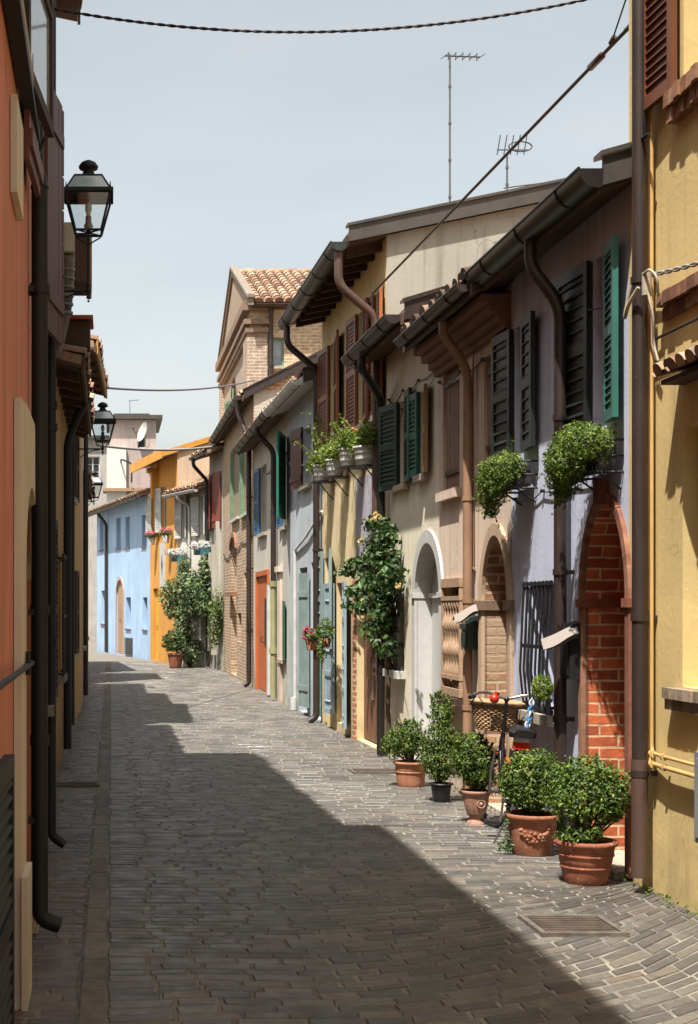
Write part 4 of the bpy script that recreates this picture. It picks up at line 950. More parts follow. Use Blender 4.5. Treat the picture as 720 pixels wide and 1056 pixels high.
# satellite dish
SD = empty('satellite_dish', (1.5, 69.3, 9.9), 'white satellite dish on the tall pale block', 'satellite dish')
m = MB(); c = Vector((1.48, 68.6, 10.0)); ax = Vector((-.88, -.42, .3)).normalized(); a_ = ax.cross(Vector((0, 0, 1))).normalized(); b_ = ax.cross(a_)
rings = [[c+ax*(-.18+.22*(q*q))+(.43*q)*(cos(2*pi*k/20)*a_+1.15*sin(2*pi*k/20)*b_) for k in range(20)] for q in (.02, .35, .7, 1)]
m.idx([v for r_ in rings for v in r_], [(i*20+k, i*20+(k+1) % 20, (i+1)*20+(k+1) % 20, (i+1)*20+k) for i in range(3) for k in range(20)], .5, True)
m.build('dish', M['white'], SD); m = MB(); m.tube([c-ax*.2, c+Vector((.1, .6, -.3)), (1.6, 70, 9.6)], .04, 8); m.tube([c-b_*-.5, c+ax*.55], .02, 6); m.ico(c+ax*.55, .06); m.build('arm', M['zinc'], SD)

# ---- ground, road, drain strip -------------------------------------------
m = MB(); m.face([(-400, -300, -.03), (400, -300, -.03), (400, 900, -.03), (-400, 900, -.03)]); tag(m.build('ground', simple('dry_ground', '#8a8172', .95, 0, .2, .5)), kind='structure')
stl = NT('road_stone'); pp = stl.pos(); tn = stl.tone()
cc = stl.ramp(tn, [(0, lin('#585652')), (.35, lin('#66625c')), (.7, lin('#746f67')), (.94, lin('#81796e')), (1, lin('#7a6a5e'))])
cc = stl.mix(1.0, cc, stl.ramp(stl.noise(pp, 22, 6, .7), [(.3, (.7,)*3), (.7, (1.2,)*3)]), 'MULTIPLY')
cc = stl.mix(stl.mapr(stl.noise(pp, .8, 5, .6), .4, .75, 0, .4), cc, lin('#56514b'))
sx = stl.n('ShaderNodeSeparateXYZ'); stl.l(pp, sx.inputs[0])
cc = stl.mix(stl.mapr(sx.outputs[0], -.1, -.16, 0, .35), cc, lin('#6b4f40'))
cc = stl.mix(stl.mapr(stl.noise(stl.scaled(pp, (1, .35, 1)), 1.9, 6, .65), .54, .6, 0, .35), cc, lin('#413f3d')); cc = stl.mix(stl.mapr(stl.noise(pp, 3.1, 6, .7), .6, .68, 0, .4), cc, lin('#8c8373')); stl.col(cc); cc2 = None; stl.l(stl.mapr(stl.noise(pp, 6, 4), .3, .7, .33, .62), stl.b.inputs['Roughness']); stl.bump(stl.noise(pp, 45, 6, .65), .5, .006)
base = NT('road_mortar'); pb = base.pos(); base.col(base.mix(base.mapr(base.noise(pb, 2.2, 6), .45, .6), lin('#77716a'), lin('#9a9282'))); base.b.inputs['Roughness'].default_value = .95; base.bump(base.noise(pb, 60, 4), .5, .005)
m = MB(); m.face([(-1.5, -3, 0), (3.4, -3, 0), (3.4, 45.5, 0), (-1.5, 45.5, 0)]); tag(m.build('road', base.m), kind='structure')
far = NT('far_paving'); uvn = far.n('ShaderNodeUVMap').outputs[0]; bk = far.n('ShaderNodeTexBrick'); bk.inputs['Scale'].default_value = 1; bk.inputs['Brick Width'].default_value = .3; bk.inputs['Row Height'].default_value = .16; bk.inputs['Mortar Size'].default_value = .01
bk.inputs['Color1'].default_value = (*lin('#7d766b'), 1); bk.inputs['Color2'].default_value = (*lin('#6f695f'), 1); bk.inputs['Mortar'].default_value = (*lin('#8a8274'), 1); far.l(uvn, bk.inputs[0]); far.col(bk.outputs[0]); far.b.inputs['Roughness'].default_value = .9
m = MB(); m.face([(-8, 45.5, .004), (3.4, 45.5, .004), (3.4, 100, .004), (-8, 100, .004)]); tag(m.build('road_beyond_bend', far.m), kind='structure')
m = MB(); rr_ = random.Random(5)
def stone_pos(s_, t_):
    k = max(0, s_-.7); amp = max(.0, min(1, (9.6-t_)/3.2)); amp = amp*amp*(3-2*amp)
    wv = noise.noise(Vector((s_*1.1, t_*.8, 0)))*.09+noise.noise(Vector((s_*3.5, t_*2.2, 5)))*.022; return s_+noise.noise(Vector((s_*2, t_*2, 9)))*.01, t_+.27*k*k*amp+wv
t_ = 3.2; row = 0
while t_ < 45.4:
    rh = rr_.uniform(.085, .115)*(1 if t_ < 14 else 1.3); s_ = -.95+rr_.uniform(0, .2); tilt0 = rr_.uniform(-.002, .002)
    while s_ < 3.35:
        L_ = rr_.uniform(.17, .29); 
        if s_ < -.135 < s_+L_: L_ = max(.06, -.135-s_)
        if -.135 <= s_ < -.02: s_ = -.02; continue
        g = .0035+rr_.random()*.003; x0, x1, y0, y1 = s_+g, s_+L_-g, t_+g*.9, t_+rh-g*.9
        if x1-x0 > .04:
            hgt = .0048+rr_.uniform(-.0018, .0028); bz_ = .008; tx, ty = rr_.uniform(-.008, .008), rr_.uniform(-.014, .014)
            jit = [(rr_.uniform(-.006, .006), rr_.uniform(-.006, .006)) for _ in range(4)]
            cs = [(x0, y0), (x1, y0), (x1, y1), (x0, y1)]; cx_, cy_ = (x0+x1)/2, (y0+y1)/2
            bot = []; topv = []
            for (cx0, cy0), (jx, jy) in zip(cs, jit):
                X_, Y_ = stone_pos(cx0+jx, cy0+jy); bot.append((X_, Y_, -.004))
                ix, iy = cx0+jx+(bz_ if cx0 < cx_ else -bz_), cy0+jy+(bz_ if cy0 < cy_ else -bz_); X2, Y2 = stone_pos(ix, iy)
                topv.append((X2, Y2, hgt+(ix-cx_)*tx+(iy-cy_)*ty))
            m.idx(bot+topv, [(4, 5, 6, 7), (0, 1, 5, 4), (1, 2, 6, 5), (2, 3, 7, 6), (3, 0, 4, 7)], rr_.random(), False)
        s_ += L_
    t_ += rh
tag(m.build('road_paving_stones', stl.m), kind='structure')
m = MB(); t_ = 3.2
while t_ < 45:
    L_ = rr_.uniform(.4, .7); X_, Y_ = -.128, t_; m.box((-.128, t_+.004, -.004), (-.028, t_+L_-.004, .012+rr_.uniform(-.002, .002)), rr_.random()); t_ += L_
tag(m.build('road_drain_strip', toned('drain_stone', [(0, lin('#75706a')), (1, lin('#928b81'))], .85, .4, 30, .3)), kind='structure')
def cover(x0, y0, x1, y1, label, n=8, name='drain_cover'):
    r_ = empty(name, ((x0+x1)/2, (y0+y1)/2, .0), label, 'drain cover'); m = MB(); z0, z1 = .0, .024
    for a, b in (((x0, y0), (x1, y0+.03)), ((x0, y1-.03), (x1, y1)), ((x0, y0+.03), (x0+.03, y1-.03)), ((x1-.03, y0+.03), (x1, y1-.03))): m.box((*a, z0), (*b, z1))
    m.build('frame', simple('worn_iron_frame', '#6f675d', .8, .2, .35), r_)
    m = MB(); m.box((x0+.03, y0+.03, 0), (x1-.03, y1-.03, .014))
    for i in range(n): y = y0+.04+(y1-y0-.08)*(i+.2)/n; m.box((x0+.04, y, .0142), (x1-.04, y+(y1-y0-.08)/n*.55, .021))
    m.build('grate', simple('rusty_iron', '#5d5046', .75, .3, .35), r_)
def PG(px, py, z=0): Y = (CZ-z)*FPX/(py-HY); return Vector(((px-CX)*Y/FPX, Y, z))
p_ = PG(590, 957); cover(p_.x-.22, p_.y-.22, p_.x+.22, p_.y+.22, 'rusty iron grate sunk in the paving in front of the yellow house')
p_ = PG(388, 797); cover(p_.x-.25, p_.y-.15, p_.x+.25, p_.y+.2, 'pale stone cover in the paving in front of the brown double door', 4)
p_ = PG(83, 811); cover(p_.x-.25, p_.y-.1, p_.x+.18, p_.y+.15, 'small dark drain grate in the shaded paving by the left wall', 4)
# ======================================================================= THINGS
leafm = toned('leaves_box', [(0, lin('#2c4410')), (.35, lin('#4c6a1c')), (.65, lin('#75903000'[:7])), (1, lin('#a3b548'))], .55, 0, 30, .2, .3)
leafd = toned('leaves_dark', [(0, lin('#203818')), (.4, lin('#3b5b28')), (.75, lin('#5a7a34')), (1, lin('#8a9f4c'))], .5, 0, 30, .2, .25)
leafy = toned('leaves_yellow', [(0, lin('#4d6418')), (.5, lin('#7d9428')), (1, lin('#aab944'))], .55, 0, 30, .2, .35)
leafv = toned('leaves_variegated', [(0, lin('#2c4520')), (.45, lin('#4c6a38')), (.62, lin('#8a9c62')), (1, lin('#cdd3a8'))], .55, 0, 30, .2, .25)
bark = simple('bark', '#5b4835', .9)
def leaves(m, blobs, n, size, rnd, shell=.45, aspect=.5, up=.3, droop=0):
    tot = sum(b[1][0]*b[1][1]+b[1][1]*b[1][2]+b[1][0]*b[1][2] for b in blobs)
    for c, r, *_ in blobs:
        c = Vector(c); k = int(n*(r[0]*r[1]+r[1]*r[2]+r[0]*r[2])/tot)
        for _ in range(k):
            d = Vector((rnd.gauss(0, 1), rnd.gauss(0, 1), rnd.gauss(0, 1))).normalized()
            nz = noise.noise(d*2.6+c*3); nz2 = noise.noise(d*7+c*5)
            if nz2 < -.2 and rnd.random() < .8: continue
            q = (1-shell*rnd.random()**1.6)*(1+.24*nz+.1*nz2)
            p = c+Vector((d.x*r[0], d.y*r[1], d.z*r[2]))*q
            if p.z < .02: continue
            nn = (d+Vector((rnd.gauss(0, .55), rnd.gauss(0, .55), rnd.gauss(0, .55)+up))).normalized()
            a = nn.cross(Vector((rnd.gauss(0, 1), rnd.gauss(0, 1), rnd.gauss(0, 1)-droop))).normalized(); b = nn.cross(a)
            s = size*rnd.choice([rnd.uniform(.5, .9), rnd.uniform(.8, 1.5)]); t = min(1, max(0, rnd.gauss(.45+.35*nz, .2)))
            tip, base_ = p+a*s, p-a*s*.9; l_, r_ = p+b*s*aspect+nn*s*.18, p-b*s*aspect+nn*s*.18
            i = len(m.v); m.v += [base_, r_, tip, l_]; m.f += [[i, i+1, i+2], [i, i+2, i+3]]; m.t += [t, t]; m.sm += [False]*2
def twigs(m, base, blobs, n, rnd, r=.006):
    for i in range(n):
        c, rr, *_ = rnd.choice(blobs); d = Vector((rnd.gauss(0, 1), rnd.gauss(0, 1), rnd.gauss(0, 1))).normalized()
        e = Vector(c)+Vector((d.x*rr[0], d.y*rr[1], d.z*rr[2]))*.85; b = Vector(base)+Vector((rnd.uniform(-.02, .02), rnd.uniform(-.02, .02), 0))
        mid = (b+e)/2+Vector((rnd.uniform(-.03, .03), rnd.uniform(-.03, .03), .03)); m.tube([b, mid, e], [r*1.5, r, r*.4], 5, False)

def pot_plant(name, label, px, py, prof, potmat, blobs, n, size, lm=None, seed=1, group='potted shrubs along the right wall', extras=None, cat='potted shrub', tw=26):
    c = PG(px, py); r_ = empty(name, c, label, cat, group); rnd = random.Random(seed)
    m = MB(); m.lathe(prof, c, 40); pot = m.build('pot', potmat, r_)
    top = max(z for r, z in prof); rt = max(r for r, z in prof if z > top*.8)
    m = MB(); m.lathe([(0, top-.035), (rt*.86, top-.03)], c, 24, close=False); m.build('soil', simple('potting_soil', '#2c2118', .95), r_)
    bl = [(c+Vector(b[0]), b[1]) for b in blobs]
    fm = MB(); leaves(fm, bl, n, size, rnd)
    m = MB(); twigs(m, c+Vector((0, 0, top-.04)), bl, tw, rnd)
    sh = fm
    for k in range(34):                       # stray shoots break the clipped outline
        cc_, rr, *_ = rnd.choice(bl); d = Vector((rnd.gauss(0, .8), rnd.gauss(0, .8), abs(rnd.gauss(.4, .6)))).normalized(); p0 = cc_+Vector((d.x*rr[0], d.y*rr[1], d.z*rr[2]))*.85; d2 = (d+Vector((0, 0, .5))).normalized(); L_ = rnd.uniform(.03, .085)
        m.tube([p0, p0+d2*L_], .0018, 4, False)
        leaves(sh, [(p0+d2*L_*q, (.012, .012, .012)) for q in (.3, .6, .9)], 24, size*.95, rnd, shell=1)
    fm.build('foliage', lm or leafm, r_); m.build('stems', bark, r_)
    if extras: extras(c, r_, pot)
    return r_
def terracotta(h1='#9c5a40', h2='#c08a6c'):
    t = NT('terracotta_pot'); p = t.pos(); c = t.ramp(t.noise(p, 7, 5, .6), [(.3, mul(lin(h1), .8)), (.55, lin(h1)), (.72, lin(h2))])
    c = t.mix(t.mapr(t.noise(p, 26, 4), .6, .7, 0, .5), c, lin('#cbb8a4')); c = t.mix(t.mapr(t.noise(t.scaled(p, (9, 9, 3)), 1.5, 6, .65), .5, .68, 0, .6), c, lin('#5f4234')); t.col(c); t.b.inputs['Roughness'].default_value = .85; t.bump(t.noise(p, 50, 4), .3, .003); return t.m
def pot_prof(rb, rt, h, rim=.03, wall=.016, bands=()):
    pr = [(rb*.96, 0), (rb, .008)]
    for i in range(1, 9):
        q = i/9; r = rb+(rt-rb)*(q**.8); z = q*(h-rim*1.4)
        pr.append((r, z))
        if any(abs(q-b) < .06 for b in bands): pr += [(r+.007, z+.006), (r+.007, z+.014), (r+.001, z+.02)]
    pr += [(rt, h-rim), (rt+.014, h-rim+.004), (rt+.02, h-rim*.5), (rt+.016, h-.003), (rt+.004, h), (rt-wall, h-.004), (rt-wall-.004, h-.04)]
    return pr
tc = terracotta('#a35f45', '#bd8468'); tc2 = terracotta('#ab6c4d', '#c9987c'); tc3 = terracotta('#b98a72', '#cfae98'); tc4 = terracotta('#bf7f5e', '#d3a488')
# P1
pot_plant('potted_boxwood', 'round boxwood in a banded terracotta pot, nearest to the yellow house corner', 604, 911, pot_prof(.118, .168, .265, .035, bands=(.45, .75)), tc,
  [((0.02, 0, .55), (.24, .2, .19)), ((-.1, -.02, .5), (.14, .14, .13)), ((.14, .0, .52), (.13, .14, .15)), ((.0, 0, .64), (.17, .15, .13)), ((-.06, -.05, .3), (.15, .12, .05)), ((.17, 0, .43), (.06, .08, .06))], 9500, .0135, seed=3, tw=50)
# P2
def swag(c, root, pot):
    m = MB(); rr = random.Random(2)
    for k in range(90):
        q = rr.random(); a = -pi/2-.8+1.25*q; z = .165-.04*sin(pi*q)+rr.gauss(0, .014); r0 = .145+.02*(z-.1)/.1; m.ico(c+Vector((r0*cos(a), r0*sin(a), z)), rr.uniform(.006, .013))
    m.build('moulded_swag', tc2, pot)
    m = MB(); bl = [(c+Vector((-.17, -.03, .2)), (.03, .03, .16)), (c+Vector((-.19, -.04, .06)), (.05, .05, .05))]; leaves(m, bl, 420, .011, random.Random(9)); m.build('trailing_ivy', leafd, root)
pot_plant('potted_boxwood', 'round boxwood in a wide tapered terracotta pot with a moulded swag and trailing ivy', 549, 881, [(.125, 0), (.13, .01), (.148, .12), (.158, .2), (.166, .235), (.17, .24), (.185, .25), (.187, .275), (.18, .28), (.165, .276), (.16, .24)], tc2,
  [((0, 0, .5), (.23, .2, .17)), ((-.1, 0, .48), (.13, .14, .14)), ((.1, 0, .48), (.13, .14, .14)), ((0, 0, .59), (.17, .15, .12)), ((0, -.05, .39), (.17, .13, .09))], 9500, .0125, seed=4, extras=swag, tw=30)
# P3 urn
def medal(c, root, pot):
    m = MB(); a = -pi/2+.2; cc = c+Vector((.088*cos(a), .088*sin(a), .165)); m.tube([cc+Vector((.03*cos(2*pi*k/14), -.004, .03*sin(2*pi*k/14))) for k in range(15)], .006, 6); m.ico(cc, .016)
    m.build('medallion', tc3, pot)
pot_plant('potted_bay_shrub', 'dense shrub in a tall pale terracotta urn on a foot beside the bicycle', 491, 850, [(.07, 0), (.07, .02), (.052, .035), (.05, .06), (.066, .072), (.07, .085), (.075, .1), (.09, .16), (.098, .215), (.1, .225), (.112, .238), (.118, .255), (.112, .262), (.1, .258), (.092, .22)], tc3,
  [((-.0, 0, .47), (.17, .16, .17)), ((-.03, 0, .6), (.13, .13, .11)), ((.03, 0, .36), (.13, .13, .1)), ((-.09, 0, .5), (.1, .1, .12))], 6500, .0135, seed=5, extras=medal)
# P4 black pot cone
pot_plant('potted_cypress', 'upright cone shaped shrub in a small black plastic pot', 455, 827, pot_prof(.066, .084, .165, .022), simple('black_plastic', '#1d1f20', .45, 0, .2),
  [((0.01, 0, .38), (.17, .16, .16)), ((-.02, 0, .54), (.155, .14, .15)), ((0, 0, .7), (.1, .1, .15)), ((-.05, 0, .83), (.045, .05, .11)), ((.05, 0, .8), (.035, .04, .13)), ((.11, 0, .5), (.08, .09, .12)), ((-.1, 0, .35), (.1, .1, .1)), ((.0, 0, .25), (.13, .12, .07))], 7500, .0125, seed=6)
# P5
pot_plant('potted_boxwood', 'low spreading shrub in a light terracotta pot, farthest from the camera', 423.5, 811, pot_prof(.12, .142, .235, .03, bands=(.7,)), tc4,
  [((-.06, 0, .42), (.16, .15, .14)), ((.0, 0, .5), (.12, .12, .12)), ((-.17, 0, .38), (.11, .1, .11)), ((.08, 0, .38), (.12, .12, .1))], 5500, .0135, seed=7)

# ---- bicycle ------------------------------------------------------------
BK = empty('bicycle', (2.86, 10.5, 0), 'old city bicycle with a wicker basket leaning by the lilac house behind the pots', 'bicycle')
rub, chrome, blk, orp = simple('tyre_rubber', '#1b1a1a', .8), simple('worn_chrome', '#a9a59e', .3, .8, .3), painted('#1d1d1f', .35, .2, '#4a443e'), painted('#c8602a', .4, .15)
RH, FH, RW = Vector((2.85, 10.17, .28)), Vector((2.88, 10.98, .28)), .265
ax = (FH-RH); ax.z = 0; ax.normalize(); sidev = Vector((ax.y, -ax.x, 0)); Z_ = Vector((0, 0, 1))
def wheel(c, nm, dirv):
    m = MB(); m.tube([c+RW*(cos(2*pi*k/40)*dirv+sin(2*pi*k/40)*Z_) for k in range(41)], .017, 8, False); o = m.build(nm, None, BK); o.data.materials.append(rub)
    m = MB(); m.tube([c+(RW-.022)*(cos(2*pi*k/40)*dirv+sin(2*pi*k/40)*Z_) for k in range(41)], .009, 6, False); m.build('rim', chrome, o)
    sp = MB(); sd = dirv.cross(Z_)
    for k in range(28): a = 2*pi*k/28; sp.tube([c+sd*(.025 if k % 2 else -.025), c+(RW-.025)*(cos(a)*dirv+sin(a)*Z_)], .0012, 3, False)
    sp.tube([c-sd*.045, c+sd*.045], .018, 8); sp.build('spokes_and_hub', chrome, o); return o
fd = (ax+sidev*-.2).normalized()
wheel(RH, 'wheel', ax); wheel(FH, 'wheel', fd)
BB = Vector((2.86, 10.5, .27)); ST = BB+ax*-.12+Z_*.36; HT = FH-ax*.12+Z_*.44; HB = FH-ax*.07+Z_*.31
m = MB(); m.tube([BB, ST+Z_*.02], .016, 8); m.tube([HB, HT], .019, 8); m.tube(smooth_path([BB, BB+ax*.25+Z_*.03, HB], rad=.2), .02, 8); m.tube(smooth_path([BB+Z_*.12-ax*.03, BB+ax*.28+Z_*.1, HT-Z_*.03], rad=.2), .014, 8)
for s in (-1, 1): m.tube([BB+sidev*.02*s, RH+sidev*.05*s], .009, 6); m.tube([ST+sidev*.015*s, RH+sidev*.05*s], .008, 6)
m.build('frame', blk, BK)
m = MB()
for s in (-1, 1): m.tube([HB+sidev*.035*s, FH+Z_*.15+sidev*.045*s, FH+sidev*.045*s], .011, 6)
m.tube([HB+sidev*.04, HB-sidev*.04], .013, 6); m.build('fork', chrome, BK)
for c, dr_, a0, a1 in ((FH, fd, .15, 2.9), (RH, ax, .3, 3.0)):
    m = MB(); r1 = RW+.03; pts = [(c+r1*(cos(a0+(a1-a0)*k/18)*dr_+sin(a0+(a1-a0)*k/18)*Z_)) for k in range(19)]; sd = dr_.cross(Z_)*.026
    for p, q in zip(pts, pts[1:]): m.face([p-sd, q-sd, q+sd, p+sd]); m.face([p-sd-Z_*.0, q-sd, q-sd*1.02-(q-c).normalized()*.018, p-sd*1.02-(p-c).normalized()*.018]); m.face([p+sd, q+sd, q+sd*1.02-(q-c).normalized()*.018, p+sd*1.02-(p-c).normalized()*.018])
    m.build('mudguard', orp, BK)
STM = HT+Z_*.26-ax*.03
m = MB(); m.tube([HT, STM], .013, 8); m.ico(STM, .022); m.build('stem', blk, BK)
hv = (sidev*1.0+ax*-.1).normalized(); hb = MB()
pts = [STM-hv*.30-ax*.16+Z_*.0, STM-hv*.24-ax*.08+Z_*.035, STM-hv*.14+Z_*.045, STM, STM+hv*.14+Z_*.045, STM+hv*.24-ax*.08+Z_*.035, STM+hv*.28-ax*.15+Z_*.02]
hb.tube(smooth_path(pts, rad=.05), .011, 8); h = hb.build('handlebar', chrome, BK)
g_ = MB(); g_.tube([pts[0], pts[0]*.55+pts[1]*.45], .017, 8); g_.tube([pts[-1], pts[-1]*.55+pts[-2]*.45], .017, 8); g_.build('grips', rub, h)
g_ = MB(); 
for p, q in ((pts[1], pts[0]), (pts[-2], pts[-1])): g_.tube([p-Z_*.01, (p+q)/2-Z_*.04, q-Z_*.05-hv*.0], .006, 6)
g_.build('brake_levers', blk, h)
g_ = MB(); bp_ = STM-hv*.1+Z_*-.0-ax*.05; g_.ico(bp_, .036); g_.tube([bp_, bp_+Z_*.05+hv*.02], [.008, .022], 8); g_.build('horn', painted('#d8381c', .3, .05), BK)
g_ = MB()
for s in (-1, 1): g_.tube(smooth_path([STM+hv*.2*s, STM+hv*.12*s+Z_*-.12-ax*.06, HT-Z_*.02], rad=.1), .004, 5)
g_.build('brake_cables', blk, BK)
# basket: woven
bm_ = MB(); bc_ = HT+ax*.19+Z_*.12; Wd, Dp, Hh = .21, .15, .21
nseg = 44
def bring(q, e=0): 
    return [bc_+sidev*((Wd-.055*(1-q)+e)*cos(2*pi*k/nseg))*(1 if abs(cos(2*pi*k/nseg)) < 2 else 1)+ax*((Dp-.04*(1-q)+e)*sin(2*pi*k/nseg))+Z_*(-Hh/2+Hh*q) for k in range(nseg)]
for i in range(15):
    q = i/14; r0 = bring(q); pts = [p+((p-bc_)*Vector((1, 1, 0))).normalized()*(.005*(1 if (k+i) % 2 else -1)) for k, p in enumerate(r0)]; bm_.tube(pts+[pts[0]], .0085, 5, False, tone=RND.random())
for k in range(0, nseg, 2): bm_.tube([bring(0)[k], bring(1)[k]], .006, 5, tone=.4)
bm_.face(bring(0.02)); rm = bring(1, .008); bm_.tube(rm+[rm[0]], .016, 6, False, tone=.8)
bm_.build('wicker_basket', toned('wicker', [(0, lin('#8f6d4c')), (.5, lin('#b08a62')), (1, lin('#d0ac80'))], .8, .3, 40, .4), BK)
# saddle, rack, light, chain, cranks
sc_ = ST+Z_*.13; sm_ = MB(); n = 12; rows = []
for i in range(n+1):
    q = i/n; x = -.13+.27*q; wd_ = .088*(1-q)**.55+.016 if q > .05 else .07; hgt = .02+.02*sin(pi*q*.8)
    rows.append([sc_+ax*x+sidev*(wd_*cos(pi*k/8-0))+Z_*(hgt*sin(pi*k/8)*1.3+.01) for k in range(9)]+[sc_+ax*x+sidev*(-wd_*.9*cos(pi*k/4))*-1*-1+Z_*(-.02) for k in range(5)])
sm_.idx([v for r_ in rows for v in r_], [(i*14+k, i*14+(k+1) % 14, (i+1)*14+(k+1) % 14, (i+1)*14+k) for i in range(n) for k in range(14)], .5, True); sm_.face(rows[0]); sm_.face(rows[-1]); sm_.build('saddle', simple('saddle_leather', '#1f1c1b', .4), BK)
m = MB(); m.tube([ST, sc_], .012, 8); m.build('seat_post', chrome, BK)
m = MB(); rz = RH.z+RW+.08
for s in (-1, 0, 1): m.tube([Vector((RH.x, RH.y, rz))+ax*-.2+sidev*.05*s, Vector((RH.x, RH.y, rz))+ax*.2+sidev*.05*s], .006, 6)
for s in (-1, 1): m.tube([RH+sidev*.055*s, Vector((RH.x, RH.y, rz))+ax*-.1+sidev*.05*s], .006, 6)
m.build('rear_rack', blk, BK)
rl_ = sc_-ax*.1-Z_*.075; m = MB(); m.obox(rl_-sidev*.055-Z_*.028, sidev*.11, ax*.04, Z_*.05); lt_ = m.build('rear_reflector', simple('red_reflector', '#d32a14', .25), BK)
m = MB(); m.obox(rl_-sidev*.05+Z_*.023, sidev*.1, ax*.045, Z_*.03); m.build('reflector_cap', M['white'], lt_)
chn = MB(); c0, c1 = sc_+sidev*.03-Z_*.09, sc_+sidev*.135+Z_*.19+ax*.2; c1 = Vector((2.98, 10.55, .98)); c0 = sc_-ax*.03-Z_*.05+sidev*.02
for k in range(16):
    q = k/15; p = c0+(c1-c0)*q+Z_*-.05*sin(pi*q); a2 = (c1-c0).normalized(); b2 = a2.cross(ax if k % 2 else sidev).normalized()
    chn.tube([p+.028*cos(2*pi*j/10)*a2+.016*sin(2*pi*j/10)*b2 for j in range(11)], .0075, 6, False, tone=(.1 if k % 3 else .9))
chn.build('sleeved_chain', toned('chain_sleeve', [(0, lin('#2f6fa8')), (.5, lin('#3c87b8')), (1, lin('#d0c6cc'))], .6, 0), BK)
m = MB()
for s, dz in ((-1, -1), (1, 1)):
    e = BB+sidev*.06*s+Z_*(-.165*1)*(1 if s < 0 else -1); m.tube([BB+sidev*.05*s, e], .009, 6)
m.tube([BB-sidev*.06, BB+sidev*.06], .02, 8); m.tube([BB+sidev*.045+.085*(cos(2*pi*j/20)*ax+sin(2*pi*j/20)*Z_) for j in range(21)], .006, 6, False); ck = m.build('crank', chrome, BK)
e = BB-sidev*.06-Z_*.165; m = MB(); m.obox(e-sidev*.11-ax*.04-Z_*.012, sidev*.1, ax*.08, Z_*.024); m.build('pedal', rub, ck); e = BB+sidev*.06+Z_*.165; m = MB(); m.obox(e-ax*.04-Z_*.012, sidev*.1, ax*.08, Z_*.024); m.build('pedal', rub, ck)
m = MB(); m.tube([RH+sidev*-.05+ax*.02, RH+Vector((0, 0, -.29))+sidev*-.17+ax*.03], .008, 6); m.build('kickstand', chrome, BK)
BK.rotation_euler = (0, R(4), 0)

# ---- hanging plants on iron brackets (R2 sills) ---------------------------
def bracket_box(F, px, py, w, L_, label, seed, blobs, n, size):
    u = F.U(px, w); z = F.Z(px, py, w); c = F.P(u, w, z); r_ = empty('window_planter', c, label, 'window planter', 'bushy planters on the lilac house'); rnd = random.Random(seed)
    m = MB(); m.obox(c-F.d*L_/2-F.n*.1-Vector((0, 0, .08)), F.d*L_, F.n*.11, (0, 0, .15)); m.build('box', simple('dark_plastic_trough', '#2c2521', .6), r_)
    m = MB()
    for zz in (-.1, .0, .1): m.tube([F.P(u-L_/2-.03, 0, z+zz), F.P(u-L_/2-.03, w+.02, z+zz), F.P(u+L_/2+.03, w+.02, z+zz), F.P(u+L_/2+.03, 0, z+zz)], .008, 6)
    for k in range(7): uu = u-L_/2+L_*k/6; m.tube([F.P(uu, w+.02, z-.1), F.P(uu, w+.02, z+.1)], .005, 5)
    for s in (-1, 1): m.tube([F.P(u+s*L_*.45, 0, z-.2), F.P(u+s*L_*.45, w, z-.1)], .007, 6)
    m.build('iron_bracket', M['black'], r_)
    bl = [(c+F.d*b[0][0]+F.n*b[0][1]+Vector((0, 0, b[0][2])), b[1]) for b in blobs]
    m = MB(); leaves(m, bl, n, size, rnd, droop=.6); 
    for k in range(46):
        cc_, rr = rnd.choice(bl); d = Vector((rnd.gauss(0, .7), rnd.gauss(0, .8), rnd.gauss(-.1, .8))).normalized(); p0 = cc_+Vector((d.x*rr[0], d.y*rr[1], d.z*rr[2]))*.9; d2 = (d+Vector((0, 0, -.5))).normalized(); L2_ = rnd.uniform(.03, .11)
        leaves(m, [(p0+d2*L2_*q, (.012, .012, .012)) for q in (.25, .5, .75, 1)], 26, size, rnd, shell=1)
    m.build('foliage', leafm_y, r_)
leafm_y = toned('leaves_fresh', [(0, lin('#3a5215')), (.4, lin('#5e7a1f')), (.75, lin('#869c33')), (1, lin('#a9b850'))], .55, 0, 30, .2, .35)
bracket_box(R2F, 606, 474, .14, .44, 'large bushy green planter under the window nearer the yellow house', 21, [((0.05, .03, .1), (.17, .26, .14)), ((.2, .06, .02), (.15, .24, .16)), ((-.14, .03, .08), (.14, .22, .12)), ((.22, .08, -.09), (.12, .16, .13)), ((.06, .1, -.02), (.12, .2, .12)), ((.28, .06, -.17), (.07, .09, .08))], 15000, .0115)
bracket_box(R2F, 526, 492, .14, .4, 'smaller bushy green planter below the dark shutters near the beige house', 22, [((.05, .04, .06), (.15, .24, .14)), ((.22, .05, .02), (.14, .24, .15)), ((.3, .06, -.1), (.11, .17, .13)), ((.36, .04, -.21), (.06, .08, .08)), ((-.1, .04, .05), (.12, .2, .12)), ((.05, .1, -.05), (.1, .18, .1))], 13000, .0115)
gp = R2F.P(R2F.U(560, .12), .12, R2F.Z(560, 735, .12)); r_ = empty('small_sill_plant', gp, 'small bright green plant on the sill behind the black window grille', 'plant')
m = MB(); m.lathe([(.04, 0), (.055, .09), (.05, .09)], gp, 16); m.build('pot', M['black'], r_)
m = MB(); leaves(m, [(gp+Vector((0, 0, .17)), (.08, .09, .1))], 900, .013, random.Random(4)); m.build('foliage', leafy, r_)
